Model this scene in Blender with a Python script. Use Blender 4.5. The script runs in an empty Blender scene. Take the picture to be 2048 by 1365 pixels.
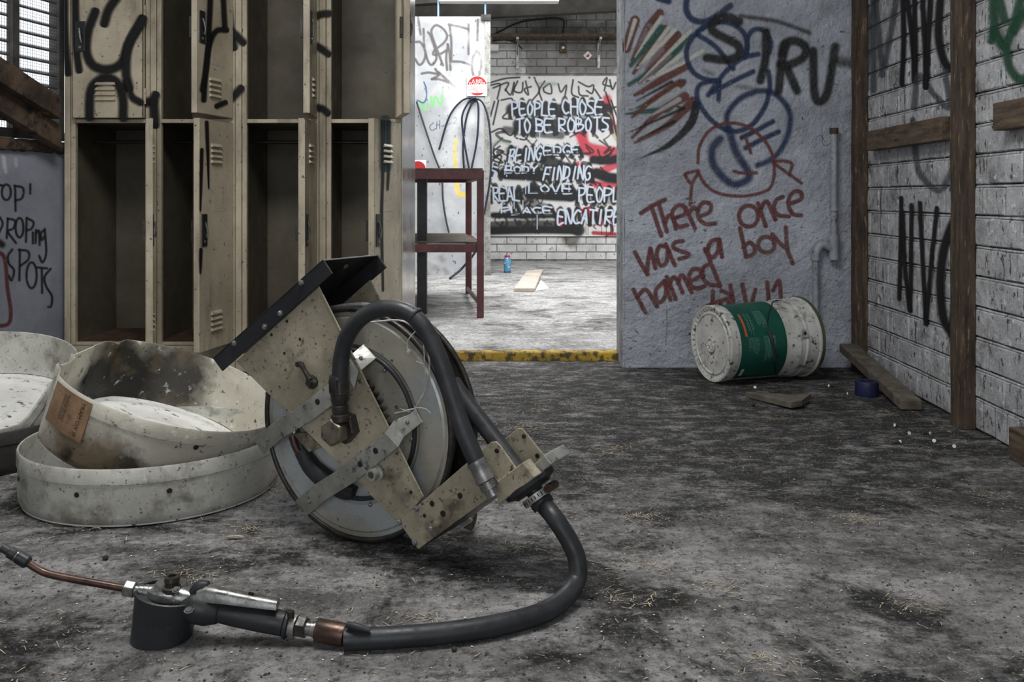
import bpy, bmesh, math, random
import numpy as np
from mathutils import Vector, Matrix, noise as mnoise

random.seed(7)
SC = bpy.context.scene
COL = SC.collection
F, UC, VH, CH = 1850.0, 1024.0, 394.0, 0.716      # focal length in px, principal column, horizon row, eye height (m)

# ------------------------------------------------------------------ camera, world, lights, exposure
cd = bpy.data.cameras.new('camera'); cam = bpy.data.objects.new('camera', cd); COL.objects.link(cam)
cam.location = (0, 0, CH); cam.rotation_euler = (math.pi/2, 0, 0)
cd.sensor_fit = 'HORIZONTAL'; cd.sensor_width = 36; cd.lens = F/2048*36
cd.shift_y = -(682.5-VH)/2048; cd.clip_start = 0.02
SC.camera = cam
w = bpy.data.worlds.new('world'); SC.world = w; w.use_nodes = True
w.node_tree.nodes['Background'].inputs[0].default_value = (0.90, 0.95, 1.0, 1)
w.node_tree.nodes['Background'].inputs[1].default_value = 1.6
def area(name, loc, target, sx, sy, power, color=(1, 1, 1)):
    l = bpy.data.lights.new(name, 'AREA'); l.shape = 'RECTANGLE'; l.size = sx; l.size_y = sy; l.energy = power; l.color = color
    o = bpy.data.objects.new(name, l); COL.objects.link(o); o.location = loc
    o.rotation_euler = (Vector(target)-Vector(loc)).to_track_quat('-Z', 'Y').to_euler()
    return o
area('near_skylight', (-0.45, 1.55, 2.66), (-0.45, 1.55, 0), 1.2, 1.0, 62, (1.0, 0.99, 0.97))
area('added_rear_fill', (-0.5, -2.35, 1.5), (-0.4, 3.0, 0.6), 2.4, 2.2, 14, (0.97, 0.98, 1.0))  # unseen fill lamp, added behind the camera to lift the surfaces facing it
area('far_skylight', (0.6, 6.6, 3.05), (0.6, 6.8, 0), 3.6, 3.6, 340, (0.98, 0.99, 1.0))
SC.view_settings.view_transform = 'Standard'
try: SC.view_settings.look = 'None'
except Exception: pass
SC.view_settings.exposure = 0.0; SC.view_settings.gamma = 1.0
SC.view_settings.use_curve_mapping = False
SC.cycles.transparent_max_bounces = 24
SC.cycles.max_bounces = 8

# ------------------------------------------------------------------ helpers
def lin(r, g, b):
    f = lambda x: (x/255/12.92) if x/255 <= 0.04045 else ((x/255+0.055)/1.055)**2.4
    return (f(r), f(g), f(b), 1)
def at(u, v, d): return Vector(((u-UC)/F*d, d, CH-(v-VH)/F*d))
def atz(u, v, z):
    d = (CH-z)*F/(v-VH); return at(u, v, d)
def onplane(u, v, p, n):
    r = Vector(((u-UC)/F, 1, -(v-VH)/F)); o = Vector((0, 0, CH))
    t = (Vector(p)-o).dot(n)/r.dot(n); return o+r*t
def catmull(pts, per=8, closed=False):
    P = [tuple(p) for p in pts]
    if len(P) < 3 and not closed:
        a, b = np.array(P[0], float), np.array(P[-1], float)
        return [a+(b-a)*t for t in np.linspace(0, 1, per+1)]
    A = np.array(P, float); n = len(A); out = []
    rng = range(n) if closed else range(n-1)
    for i in rng:
        if closed: p0, p1, p2, p3 = A[(i-1) % n], A[i], A[(i+1) % n], A[(i+2) % n]
        else:
            p1, p2 = A[i], A[i+1]
            p0 = A[i-1] if i > 0 else 2*p1-p2
            p3 = A[i+2] if i+2 < n else 2*p2-p1
        for t in np.linspace(0, 1, per, endpoint=False):
            out.append(0.5*((2*p1)+(-p0+p2)*t+(2*p0-5*p1+4*p2-p3)*t*t+(-p0+3*p1-3*p2+p3)*t**3))
    if not closed: out.append(A[-1])
    return out

ORG = {}
class MB:
    def __init__(s): s.v = []; s.f = []
    def add(s, vs, fs):
        b = len(s.v); s.v += [Vector(q) for q in vs]; s.f += [tuple(b+i for i in f) for f in fs]; return s
    def box(s, lo, hi, m=None):
        (a, b, c), (d, e, f) = lo, hi
        vs = [Vector(q) for q in ((a,b,c),(d,b,c),(d,e,c),(a,e,c),(a,b,f),(d,b,f),(d,e,f),(a,e,f))]
        if m is not None: vs = [m @ q for q in vs]
        return s.add(vs, [(3,2,1,0),(4,5,6,7),(0,1,5,4),(1,2,6,5),(2,3,7,6),(3,0,4,7)])
    def prism(s, poly, n, t):
        n = Vector(n); k = len(poly); poly = [Vector(q) for q in poly]
        vs = poly+[q-n*t for q in poly]
        return s.add(vs, [tuple(range(k)), tuple(range(2*k-1, k-1, -1))]+[(i, i+k, (i+1) % k+k, (i+1) % k) for i in range(k)])
    def tube(s, pts, r, seg=10, per=6, smooth=True, caps=True, closed=False):
        P = [Vector(q) for q in (catmull(pts, per, closed) if smooth else pts)]
        n = len(P); rs = r if isinstance(r, (list, tuple)) else [r]*n
        if isinstance(r, (list, tuple)) and len(r) != n:
            rs = [float(np.interp(i/(n-1)*(len(r)-1), range(len(r)), r)) for i in range(n)]
        T = [((P[(i+1) % n]-P[i-1]) if closed else (P[min(i+1, n-1)]-P[max(i-1, 0)])).normalized() for i in range(n)]
        up = Vector((0, 0, 1)) if abs(T[0].z) < 0.9 else Vector((0, 1, 0))
        N = (up-T[0]*up.dot(T[0])).normalized(); vs = []
        for i in range(n):
            N = (N-T[i]*N.dot(T[i])).normalized(); B = T[i].cross(N)
            for k in range(seg):
                a = 2*math.pi*k/seg; vs.append(P[i]+(N*math.cos(a)+B*math.sin(a))*rs[i])
        fs = []
        for i in range(n if closed else n-1):
            j = (i+1) % n
            for k in range(seg):
                l = (k+1) % seg; fs.append((i*seg+k, i*seg+l, j*seg+l, j*seg+k))
        if caps and not closed: fs += [tuple(range(seg-1, -1, -1)), tuple(range((n-1)*seg, n*seg))]
        return s.add(vs, fs)
    def lathe(s, prof, o, axis, seg=32, ref=None, sx=1, sy=1, phase=0):
        """prof: list of (radius, distance along axis)"""
        o = Vector(o); ax = Vector(axis).normalized()
        ref = Vector(ref) if ref is not None else (Vector((0, 0, 1)) if abs(ax.z) < 0.9 else Vector((1, 0, 0)))
        e1 = (ref-ax*ref.dot(ax)).normalized(); e2 = ax.cross(e1); vs = []; fs = []
        for r, t in prof:
            for k in range(seg):
                a = 2*math.pi*k/seg+phase; vs.append(o+ax*t+(e1*math.cos(a)*sx+e2*math.sin(a)*sy)*max(r, 1e-5))
        for i in range(len(prof)-1):
            for k in range(seg):
                l = (k+1) % seg; fs.append((i*seg+k, i*seg+l, (i+1)*seg+l, (i+1)*seg+k))
        m = len(prof)
        fs += [tuple(range(seg-1, -1, -1)), tuple(range((m-1)*seg, m*seg))]
        return s.add(vs, fs)
    def build(s, name, mat, parent=None, smooth=None, bevel=0, recalc=True, origin=None):
        me = bpy.data.meshes.new(name)
        if parent is None:
            A = np.array([tuple(q) for q in s.v]); o = Vector(((A[:,0].min()+A[:,0].max())/2, (A[:,1].min()+A[:,1].max())/2, A[:,2].min()))
            if origin is not None: o = Vector(origin)
        else: o = ORG[parent.name]
        me.from_pydata([tuple(q-o) for q in s.v], [], s.f); me.update()
        if recalc:
            bm = bmesh.new(); bm.from_mesh(me); bmesh.ops.recalc_face_normals(bm, faces=bm.faces); bm.to_mesh(me); bm.free()
        ob = bpy.data.objects.new(name, me); COL.objects.link(ob)
        if mat: me.materials.append(mat)
        if parent is None: ob.location = o
        else: ob.parent = parent
        ORG[ob.name] = o
        if smooth is not None:
            me.polygons.foreach_set('use_smooth', [True]*len(me.polygons))
            me.set_sharp_from_angle(angle=math.radians(smooth))
        if bevel:
            b = ob.modifiers.new('bevel', 'BEVEL'); b.width = bevel; b.segments = 2; b.limit_method = 'ANGLE'; b.angle_limit = math.radians(40)
        return ob
def thing(name, loc, label, cat, group=None):
    o = bpy.data.objects.new(name, None); COL.objects.link(o); o.location = loc; o.empty_display_size = 0.05
    ORG[o.name] = Vector(loc); tag(o, label, cat, group); return o
def tag(o, label=None, cat=None, group=None, kind=None):
    if label: o['label'] = label
    if cat: o['category'] = cat
    if group: o['group'] = group
    if kind: o['kind'] = kind
    return o
def hexbolt(parent, p, n, r=0.0065, h=0.005, mat=None, name='bolt'):
    return MB().lathe([(r*1.35, 0), (r*1.35, 0.0012), (r, 0.0012), (r, h*0.8), (r*0.8, h)], p, n, seg=6, phase=random.random()).build(name, mat, parent)

# ------------------------------------------------------------------ materials
def nodes(name):
    m = bpy.data.materials.new(name); m.use_nodes = True; nt = m.node_tree
    b = nt.nodes['Principled BSDF']; return m, nt, b
class NT:
    def __init__(s, nt): s.nt = nt; s.L = nt.links.new; s.pos = nt.nodes.new('ShaderNodeNewGeometry').outputs['Position']
    def mapping(s, scale, loc=(0, 0, 0)):
        m = s.nt.nodes.new('ShaderNodeMapping'); s.L(s.pos, m.inputs[0]); m.inputs['Scale'].default_value = scale; m.inputs['Location'].default_value = loc; return m.outputs[0]
    def noise(s, scale, detail=6, rough=0.6, stretch=(1, 1, 1), loc=(0, 0, 0), dist=0):
        n = s.nt.nodes.new('ShaderNodeTexNoise'); s.L(s.mapping(stretch, loc), n.inputs['Vector'])
        n.inputs['Scale'].default_value = scale; n.inputs['Detail'].default_value = detail; n.inputs['Roughness'].default_value = rough; n.inputs['Distortion'].default_value = dist
        return n.outputs[0]
    def ramp(s, x, a, b):
        r = s.nt.nodes.new('ShaderNodeMapRange'); s.L(x, r.inputs[0]); r.inputs[1].default_value = a; r.inputs[2].default_value = b; return r.outputs[0]
    def mul(s, x, y, op='MULTIPLY'):
        m = s.nt.nodes.new('ShaderNodeMath'); m.operation = op
        for i, q in enumerate((x, y)):
            if isinstance(q, (int, float)): m.inputs[i].default_value = q
            else: s.L(q, m.inputs[i])
        return m.outputs[0]
    def mix(s, fac, a, b):
        m = s.nt.nodes.new('ShaderNodeMix'); m.data_type = 'RGBA'
        for i, q in ((0, fac), (6, a), (7, b)):
            if isinstance(q, (int, float, tuple)): m.inputs[i].default_value = q
            else: s.L(q, m.inputs[i])
        return m.outputs[2]
    def bump(s, h, strength, dist, bsdf):
        b = s.nt.nodes.new('ShaderNodeBump'); b.inputs['Strength'].default_value = strength; b.inputs['Distance'].default_value = dist
        s.L(h, b.inputs['Height']); s.L(b.outputs[0], bsdf.inputs['Normal'])
def pm(name, a, b=None, sc=5, lo=0.35, hi=0.65, spk=(), rough=0.7, rvar=0.15, metal=0, bump=0.25, bsc=80, bd=0.003, stretch=(1, 1, 1), paint=False, spec=0.4, distort=0, blobs=()):
    """layered procedural material: two tones, then grime, wear and reflection layers (colour, scale, low, high, amount[, stretch])"""
    m, nt, bs = nodes(name); N = NT(nt); b = b or tuple(x*0.7 for x in a[:3])+(1,)
    c = N.mix(N.ramp(N.noise(sc, 8, 0.62, stretch, dist=distort), lo, hi), a, b)
    if paint:
        at_ = nt.nodes.new('ShaderNodeAttribute'); at_.attribute_name = 'paint'
        c = N.mix(at_.outputs['Alpha'], c, at_.outputs['Color'])
    for i, (ctr, rad_, col, amt, wob) in enumerate(blobs):    # stains with a shape of their own
        g = nt.nodes.new('ShaderNodeVectorMath'); g.operation = 'DISTANCE'; N.L(N.pos, g.inputs[0]); g.inputs[1].default_value = ctr
        f_ = N.ramp(N.mul(g.outputs['Value'], N.mul(N.noise(9, 6, 0.65, loc=(i*2.2, 0, 0)), wob), 'ADD'), rad_+wob*0.5, (rad_+wob*0.5)*0.72)
        c = N.mix(N.mul(f_, amt), c, col)
    for i, k in enumerate(spk):
        col, s2, l2, h2, amt = k[:5]; st = k[5] if len(k) > 5 else (1, 1, 1)
        fac = N.mul(N.ramp(N.noise(s2, 5, 0.65, st, loc=(3.1*i+1, 1.7*i, 0.4*i)), l2, h2), amt)
        c = N.mix(fac, c, col)
    N.L(c, bs.inputs['Base Color'])
    r = N.ramp(N.noise(sc*3, 4), 0.3, 0.7)
    rr = nt.nodes.new('ShaderNodeMapRange'); N.L(r, rr.inputs[0]); rr.inputs[3].default_value = max(0.05, rough-rvar); rr.inputs[4].default_value = min(1, rough+rvar)
    N.L(rr.outputs[0], bs.inputs['Roughness'])
    bs.inputs['Metallic'].default_value = metal; bs.inputs['Specular IOR Level'].default_value = spec
    if bump:
        h = N.mul(N.noise(bsc, 6, 0.65), N.mul(N.noise(bsc*0.18, 4, 0.6), 1.5), 'ADD')
        N.bump(h, bump, bd, bs)
    return m
BLK = lin(22, 21, 21)
M = {}
# concrete floor: grey slab, oil stains, scuffs and grit
def floor_mat(name, light, dark, stain, far=False):
    m, nt, bs = nodes(name); N = NT(nt)
    dk = tuple(x*0.35 for x in dark[:3])+(1,); br = tuple(min(1, x*1.35) for x in light[:3])+(1,)
    c = N.mix(N.ramp(N.noise(3.4, 9, 0.72), 0.40, 0.60), light, dark)
    c = N.mix(N.mul(N.ramp(N.noise(9, 9, 0.8, loc=(7, 3, 0), stretch=(.7, 1.2, 1)), 0.49, 0.58), 0.7), c, br)
    c = N.mix(N.mul(N.ramp(N.noise(48, 7, 0.78), 0.50, 0.62), 0.8), c, dk)
    big = N.ramp(N.noise(2.3, 9, 0.74, loc=(2.3, 0.6, 0), dist=0.5), *((0.50, 0.63) if far else (0.485, 0.57)))
    if not far:                                     # the old oil spill that spreads from the corner by the bucket
        g = nt.nodes.new('ShaderNodeVectorMath'); g.operation = 'DISTANCE'; N.L(N.pos, g.inputs[0]); g.inputs[1].default_value = (0.78, 3.25, 0)
        spill = N.ramp(N.mul(g.outputs['Value'], N.mul(N.noise(3.1, 9, 0.75), 2.4), 'ADD'), 2.85, 2.1)
        big = N.mul(big, spill, 'MAXIMUM')
    fine = N.ramp(N.noise(15, 9, 0.82, loc=(9, 1, 0), stretch=(.7, 1.2, 1)), 0.34, 0.52)
    c = N.mix(N.mul(N.mul(big, fine), 0.94), c, stain)
    c = N.mix(N.mul(N.ramp(N.noise(120, 4, 0.75, loc=(1, 8, 0)), 0.58, 0.68), 0.75), c, lin(225, 222, 218))
    c = N.mix(N.mul(N.ramp(N.noise(150, 4, 0.75, loc=(5, 2, 0)), 0.56, 0.66), 0.85), c, lin(32, 30, 28))
    N.L(c, bs.inputs['Base Color']); bs.inputs['Roughness'].default_value = 0.8; bs.inputs['Specular IOR Level'].default_value = 0.3
    h = N.mul(N.noise(60, 9, 0.8), N.mul(N.noise(12, 7, 0.7), 1.5), 'ADD'); N.bump(h, 1.0, 0.012, bs)
    return m
M['floor'] = floor_mat('concrete_floor', lin(186, 184, 183), lin(112, 110, 108), lin(25, 23, 22))
M['floor_far'] = floor_mat('far_concrete_floor', lin(205, 204, 203), lin(160, 158, 156), lin(62, 59, 56), True)
GR = (BLK, 38, 0.60, 0.72, 0.75); GR2 = (lin(60, 55, 48), 9, 0.55, 0.75, 0.6)
M['plaster'] = pm('painted_plaster', lin(186, 191, 202), lin(148, 152, 161), 3.5, spk=((BLK, 80, 0.63, 0.70, 0.85), (lin(92, 91, 90), 5, 0.54, 0.74, 0.45), (lin(215, 217, 220), 120, 0.62, 0.75, 0.5)), rough=0.45, bump=1.0, bsc=34, bd=0.018, paint=True)
M['render_side'] = pm('plaster_edge', lin(160, 163, 168), lin(110, 112, 115), 9, spk=((BLK, 40, 0.55, 0.66, 0.8),), bump=0.6, bsc=50, bd=0.008)
M['left_panel'] = pm('grey_painted_panel', lin(150, 154, 165), lin(125, 128, 138), 4, spk=((BLK, 60, 0.66, 0.74, 0.8), (lin(215, 215, 218), 50, 0.66, 0.74, 0.7)), rough=0.55, bump=0.35, bsc=40, paint=True)
M['left_panel_plain'] = pm('grey_painted_panel_bare', lin(150, 154, 165), lin(125, 128, 138), 4, spk=((BLK, 60, 0.66, 0.74, 0.8), (lin(215, 215, 218), 50, 0.66, 0.74, 0.7)), rough=0.55, bump=0.35, bsc=40)
M['board'] = pm('white_far_board', lin(235, 235, 232), lin(215, 214, 212), 4, spk=((lin(150, 148, 146), 30, 0.62, 0.74, 0.3),), rough=0.5, bump=0.1, paint=True)
M['board_plain'] = pm('white_far_board_bare', lin(235, 235, 232), lin(215, 214, 212), 4, spk=((lin(150, 148, 146), 30, 0.62, 0.74, 0.3),), rough=0.5, bump=0.1)
M['panel'] = pm('white_far_panel', lin(186, 188, 190), lin(152, 154, 157), 3, spk=((BLK, 45, 0.66, 0.73, 0.85), (lin(105, 103, 100), 5, 0.6, 0.8, 0.5), (lin(240, 240, 240), 2, 0.5, 0.7, 0.5)), rough=0.5, bump=0.15, paint=True)
M['panel_plain'] = pm('white_far_panel_bare', lin(186, 188, 190), lin(152, 154, 157), 3, spk=((BLK, 45, 0.66, 0.73, 0.85), (lin(105, 103, 100), 5, 0.6, 0.8, 0.5), (lin(240, 240, 240), 2, 0.5, 0.7, 0.5)), rough=0.5, bump=0.15)
M['brick'] = pm('painted_brick', lin(192, 193, 196), lin(150, 151, 154), 9, spk=((lin(70, 68, 66), 7, 0.54, 0.68, 0.6), (BLK, 55, 0.58, 0.65, 0.9, (1, 1, .6)), (BLK, 14, 0.60, 0.66, 0.85, (3, 3, .35)), (lin(235, 236, 237), 50, 0.57, 0.68, 0.7), (lin(95, 80, 40), 5, 0.64, 0.72, 0.5, (3, 3, 0.15))), rough=0.6, bump=0.8, bsc=55, bd=0.007)
M['brick_far'] = pm('far_painted_brick', lin(222, 222, 220), lin(180, 179, 177), 4, spk=((lin(60, 57, 53), 22, 0.60, 0.70, 0.7), (lin(110, 106, 100), 3, 0.56, 0.74, 0.7)), rough=0.6, bump=0.4, bsc=40, blobs=(((0.45, 9.8, 2.25), 0.5, lin(104, 102, 99), 0.75, 0.5), ((0.95, 9.8, 2.2), 0.4, lin(92, 90, 88), 0.8, 0.5), ((0.62, 9.8, 0.26), 0.12, lin(90, 84, 70), 0.8, 0.15)))
M['mortar'] = pm('mortar', lin(140, 139, 138), lin(60, 58, 55), 22, spk=((BLK, 20, 0.50, 0.58, 0.85), (lin(215, 215, 214), 45, 0.58, 0.68, 0.8)), rough=0.85, bump=0.6, bsc=90)
M['mortar_far'] = pm('far_mortar', lin(175, 173, 170), lin(110, 107, 104), 14, rough=0.85, bump=0.3)
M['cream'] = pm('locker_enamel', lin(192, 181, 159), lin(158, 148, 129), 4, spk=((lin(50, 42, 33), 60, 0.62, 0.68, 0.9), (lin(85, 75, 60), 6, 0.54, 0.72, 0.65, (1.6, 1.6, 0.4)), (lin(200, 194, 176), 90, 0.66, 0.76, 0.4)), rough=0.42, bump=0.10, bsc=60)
M['cream_shade'] = pm('locker_enamel_shaded', lin(112, 105, 90), lin(86, 80, 68), 3, spk=((lin(48, 40, 32), 40, 0.62, 0.74, 0.7), (lin(60, 53, 44), 3, 0.5, 0.75, 0.6)), rough=0.5, bump=0.1)  # same cream enamel, darkened to paint in the shade inside the lockers
M['locker_floor'] = pm('rusted_locker_floor', lin(105, 80, 60), lin(60, 46, 36), 9, spk=((BLK, 40, 0.5, 0.66, 0.7),), rough=0.85)
M['silver_side'] = pm('glossy_locker_side', lin(190, 188, 182), lin(150, 148, 142), 2, spk=((lin(120, 60, 55), 3, 0.62, 0.75, 0.5, (3, 3, 1)), (lin(90, 88, 85), 6, 0.55, 0.75, 0.5, (3, 3, 0.4))), rough=0.2, rvar=0.08, metal=0.75, bump=0.12, bsc=12)  # maroon streaks paint a reflection of red graffiti into the colour
M['blackmetal'] = pm('black_painted_steel', lin(40, 41, 43), lin(27, 27, 28), 9, spk=((lin(120, 118, 115), 130, 0.68, 0.76, 0.6),), rough=0.42, bump=0.15)
M['wire'] = pm('dull_wire', lin(120, 119, 116), rough=0.45, metal=0.6, bump=0)
M['timber'] = pm('weathered_timber', lin(84, 70, 57), lin(50, 41, 34), 10, spk=((lin(40, 30, 24), 8, 0.55, 0.68, 0.8, (6, 6, 0.8)), (lin(150, 126, 100), 16, 0.58, 0.68, 0.75, (5, 5, 0.7)), (BLK, 50, 0.64, 0.72, 0.8)), rough=0.8, bump=0.7, bsc=50, stretch=(5, 5, 0.6))
M['timber_h'] = pm('weathered_timber_block', lin(104, 88, 72), lin(62, 51, 42), 10, spk=((lin(40, 30, 24), 8, 0.55, 0.68, 0.8, (5, 0.8, 6)), (lin(165, 138, 108), 16, 0.62, 0.74, 0.6, (5, 0.7, 5)), (BLK, 50, 0.64, 0.72, 0.8)), rough=0.8, bump=0.7, bsc=50, stretch=(5, 0.6, 5))
M['timber_dark'] = pm('dark_rough_timber', lin(102, 84, 69), lin(58, 47, 39), 7, spk=((BLK, 18, 0.5, 0.64, 0.8), (lin(165, 132, 92), 9, 0.6, 0.72, 0.7)), rough=0.85, bump=0.8, bsc=40)
M['greywood'] = pm('grey_plank', lin(108, 101, 91), lin(72, 66, 58), 8, spk=((BLK, 30, 0.58, 0.70, 0.6),), rough=0.8, bump=0.5, stretch=(2, 2, 2))
M['redpaint'] = pm('maroon_bench_paint', lin(100, 58, 60), lin(74, 42, 45), 8, spk=((lin(60, 50, 48), 30, 0.58, 0.7, 0.7), (lin(150, 120, 118), 60, 0.66, 0.74, 0.5)), rough=0.5)
M['yellow'] = pm('worn_yellow_edge', lin(186, 152, 44), lin(140, 114, 38), 10, spk=((lin(50, 45, 35), 24, 0.48, 0.57, 0.9), (BLK, 70, 0.58, 0.68, 0.8)), rough=0.7, bump=0.5)
M['plate'] = pm('dirty_cream_plate', lin(182, 173, 152), lin(138, 130, 112), 7, spk=((lin(40, 35, 30), 90, 0.59, 0.66, 0.85), (lin(66, 58, 48), 10, 0.54, 0.66, 0.75), (lin(200, 194, 178), 70, 0.64, 0.74, 0.6)), rough=0.42, metal=0.15, bump=0.2, bsc=90)
M['flange'] = pm('cream_reel_flange', lin(186, 182, 168), lin(150, 146, 132), 4, spk=((lin(50, 45, 38), 80, 0.62, 0.68, 0.8), (lin(84, 78, 66), 6, 0.56, 0.70, 0.6), (lin(180, 187, 192), 3.5, 0.50, 0.60, 0.8)), rough=0.28, metal=0.4, bump=0.08, bsc=60)
M['strap'] = pm('galvanised_strap', lin(176, 176, 170), lin(128, 128, 122), 12, spk=((lin(55, 52, 47), 50, 0.57, 0.65, 0.75), (lin(195, 195, 188), 90, 0.60, 0.72, 0.5)), rough=0.38, metal=0.45, bump=0.12)
M['bolt'] = pm('zinc_bolt', lin(150, 152, 155), lin(105, 106, 108), 60, rough=0.38, metal=0.6, bump=0.1)
M['darkmetal'] = pm('greasy_dark_steel', lin(72, 69, 64), lin(42, 40, 38), 30, spk=((lin(150, 146, 138), 90, 0.64, 0.74, 0.6),), rough=0.38, metal=0.5, bump=0.25)
M['nut'] = pm('worn_steel_nut', lin(128, 122, 108), lin(88, 82, 72), 30, spk=((BLK, 60, 0.58, 0.7, 0.8),), rough=0.38, metal=0.45, bump=0.2)
M['rubber'] = pm('black_rubber', lin(50, 51, 54), lin(36, 37, 39), 16, spk=((lin(110, 108, 106), 170, 0.64, 0.74, 0.45), (lin(90, 88, 84), 12, 0.62, 0.78, 0.35)), rough=0.48, bump=0.18, bsc=160, bd=0.001)
M['castalloy'] = pm('cast_alloy', lin(150, 150, 148), lin(100, 100, 98), 25, spk=((BLK, 40, 0.56, 0.68, 0.75),), rough=0.34, metal=0.65, bump=0.2)
M['copper'] = pm('tarnished_copper', lin(98, 74, 64), lin(64, 50, 44), 26, spk=((lin(60, 55, 50), 40, 0.55, 0.68, 0.7), (lin(190, 170, 158), 80, 0.66, 0.75, 0.6)), rough=0.35, metal=0.5, bump=0.1)
M['string'] = pm('white_twine', lin(210, 208, 200), lin(150, 148, 142), 60, rough=0.7, bump=0)
M['basin'] = pm('dirty_enamel_drum', lin(200, 199, 191), lin(160, 158, 149), 4, spk=((lin(40, 36, 31), 110, 0.60, 0.67, 0.85), (lin(96, 88, 74), 9, 0.50, 0.66, 0.75), (lin(36, 33, 30), 4.2, 0.57, 0.66, 0.8), (lin(226, 223, 212), 45, 0.62, 0.74, 0.6), (lin(110, 84, 58), 9, 0.64, 0.74, 0.6)), rough=0.42, bump=0.3, bsc=60)
M['basin_soot'] = pm('sooty_enamel_drum', lin(202, 198, 184), lin(166, 160, 146), 4, spk=((lin(40, 36, 31), 60, 0.60, 0.66, 0.85), (lin(110, 96, 74), 8, 0.54, 0.68, 0.55), (lin(235, 233, 226), 30, 0.62, 0.70, 0.6)), rough=0.36, bump=0.35, bsc=50,
    blobs=(((-1.13, 2.48, 0.22), 0.20, lin(18, 17, 16), 0.98, 0.14), ((-0.96, 2.59, 0.215), 0.15, lin(24, 23, 22), 0.93, 0.18), ((-0.96, 2.05, 0.135), 0.12, lin(98, 82, 62), 0.9, 0.2), ((-0.85, 2.05, 0.115), 0.05, lin(52, 42, 33), 0.95, 0.16), ((-1.10, 2.16, 0.16), 0.07, lin(126, 108, 82), 0.8, 0.15), ((-0.99, 2.06, 0.145), 0.022, lin(24, 22, 20), 0.95, 0.06)))
M['basin_white'] = pm('white_enamel_bottom', lin(232, 232, 228), lin(205, 204, 198), 4, spk=((lin(40, 37, 33), 34, 0.58, 0.65, 0.9, (1, 2, 1)), (lin(90, 82, 70), 7, 0.62, 0.75, 0.6)), rough=0.3, bump=0.15)
M['basin_dark'] = pm('blackened_drum', lin(62, 60, 57), lin(36, 34, 32), 6, spk=((lin(150, 148, 142), 60, 0.66, 0.74, 0.6),), rough=0.6, bump=0.4)
M['cardboard'] = pm('brown_paper_label', lin(150, 120, 92), lin(112, 88, 66), 14, spk=((lin(70, 54, 40), 20, 0.58, 0.7, 0.6), (lin(190, 160, 128), 24, 0.62, 0.72, 0.5)), rough=0.7, bump=0.4)
M['bucket'] = pm('dirty_white_plastic', lin(205, 204, 201), lin(165, 164, 160), 6, spk=((BLK, 40, 0.57, 0.64, 0.9), (lin(85, 80, 73), 10, 0.53, 0.66, 0.7)), rough=0.45, bump=0.15)
M['green'] = pm('green_label', lin(22, 82, 68), lin(16, 62, 52), 4, spk=((BLK, 30, 0.62, 0.72, 0.7),), rough=0.4, bump=0.05)
M['green_rim'] = pm('mossy_green_rim', lin(38, 66, 50), lin(96, 84, 58), 14, rough=0.6)
M['print'] = pm('white_print', lin(120, 168, 152), rough=0.5, bump=0)
M['orange'] = pm('orange_print', lin(196, 92, 52), rough=0.5, bump=0)
M['ink'] = pm('black_print', lin(30, 27, 25), rough=0.6, bump=0)
M['bluetape'] = pm('blue_tape', lin(34, 37, 78), lin(24, 26, 54), 30, rough=0.5)
M['pipe'] = pm('painted_pipe', lin(158, 162, 170), lin(115, 117, 122), 9, spk=((BLK, 40, 0.58, 0.68, 0.8),), rough=0.5, bump=0.4)
M['navyhose'] = pm('navy_hose', lin(38, 42, 66), lin(28, 30, 46), 20, rough=0.45, bump=0)
M['greyhose'] = pm('grey_cable', lin(58, 60, 62), rough=0.5, bump=0)
M['sign_red'] = pm('sign_red', lin(176, 40, 44), rough=0.4, bump=0)
M['sign_white'] = pm('sign_white', lin(238, 236, 232), rough=0.4, bump=0)
M['skyblue'] = pm('pale_blue_paint', lin(150, 190, 222), rough=0.4, bump=0)
M['can'] = pm('blue_spray_can', lin(112, 172, 205), lin(80, 135, 175), 40, spk=((lin(235, 238, 240), 26, 0.56, 0.6, 0.9),), rough=0.3, metal=0.2, bump=0)
M['ply'] = pm('pale_ply_board', lin(205, 196, 184), lin(172, 162, 150), 12, spk=((lin(110, 100, 90), 40, 0.6, 0.7, 0.6),), rough=0.7)
M['ceiling'] = pm('dark_roof_sheet', lin(88, 84, 80), lin(60, 57, 54), 3, rough=0.8)
M['slat'] = pm('grey_louvre_slat', lin(92, 90, 88), lin(60, 58, 56), 9, rough=0.6)
M['straw'] = pm('dry_straw', lin(190, 178, 152), lin(140, 128, 104), 60, rough=0.8, bump=0)
M['pebble'] = pm('dark_grit', lin(62, 58, 54), lin(36, 33, 31), 60, rough=0.9, bump=0)
M['flake'] = pm('pale_paint_flake', lin(215, 208, 196), rough=0.8, bump=0)
M['whitewall'] = pm('far_white_wall', lin(205, 205, 202), lin(180, 180, 178), 3, rough=0.7)
def spray_mat(name, col, amt=0.95):
    m, nt, bs = nodes(name); N = NT(nt)
    a = nt.nodes.new('ShaderNodeAttribute'); a.attribute_name = 'soft'
    fac = N.mul(N.ramp(N.mul(a.outputs['Fac'], N.mul(N.noise(260, 2, 0.5), 0.2), 'SUBTRACT'), 0.0, 0.7), amt)
    bs.inputs['Base Color'].default_value = col; bs.inputs['Roughness'].default_value = 0.55; bs.inputs['Specular IOR Level'].default_value = 0.2
    N.L(fac, bs.inputs['Alpha']); return m
M['spray_black'] = spray_mat('black_spray_paint', lin(24, 23, 24))
M['spray_grey'] = spray_mat('faded_grey_spray_paint', lin(66, 70, 78), 0.6)
M['spray_green'] = spray_mat('green_spray_paint', lin(26, 72, 50), 0.8)

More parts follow.
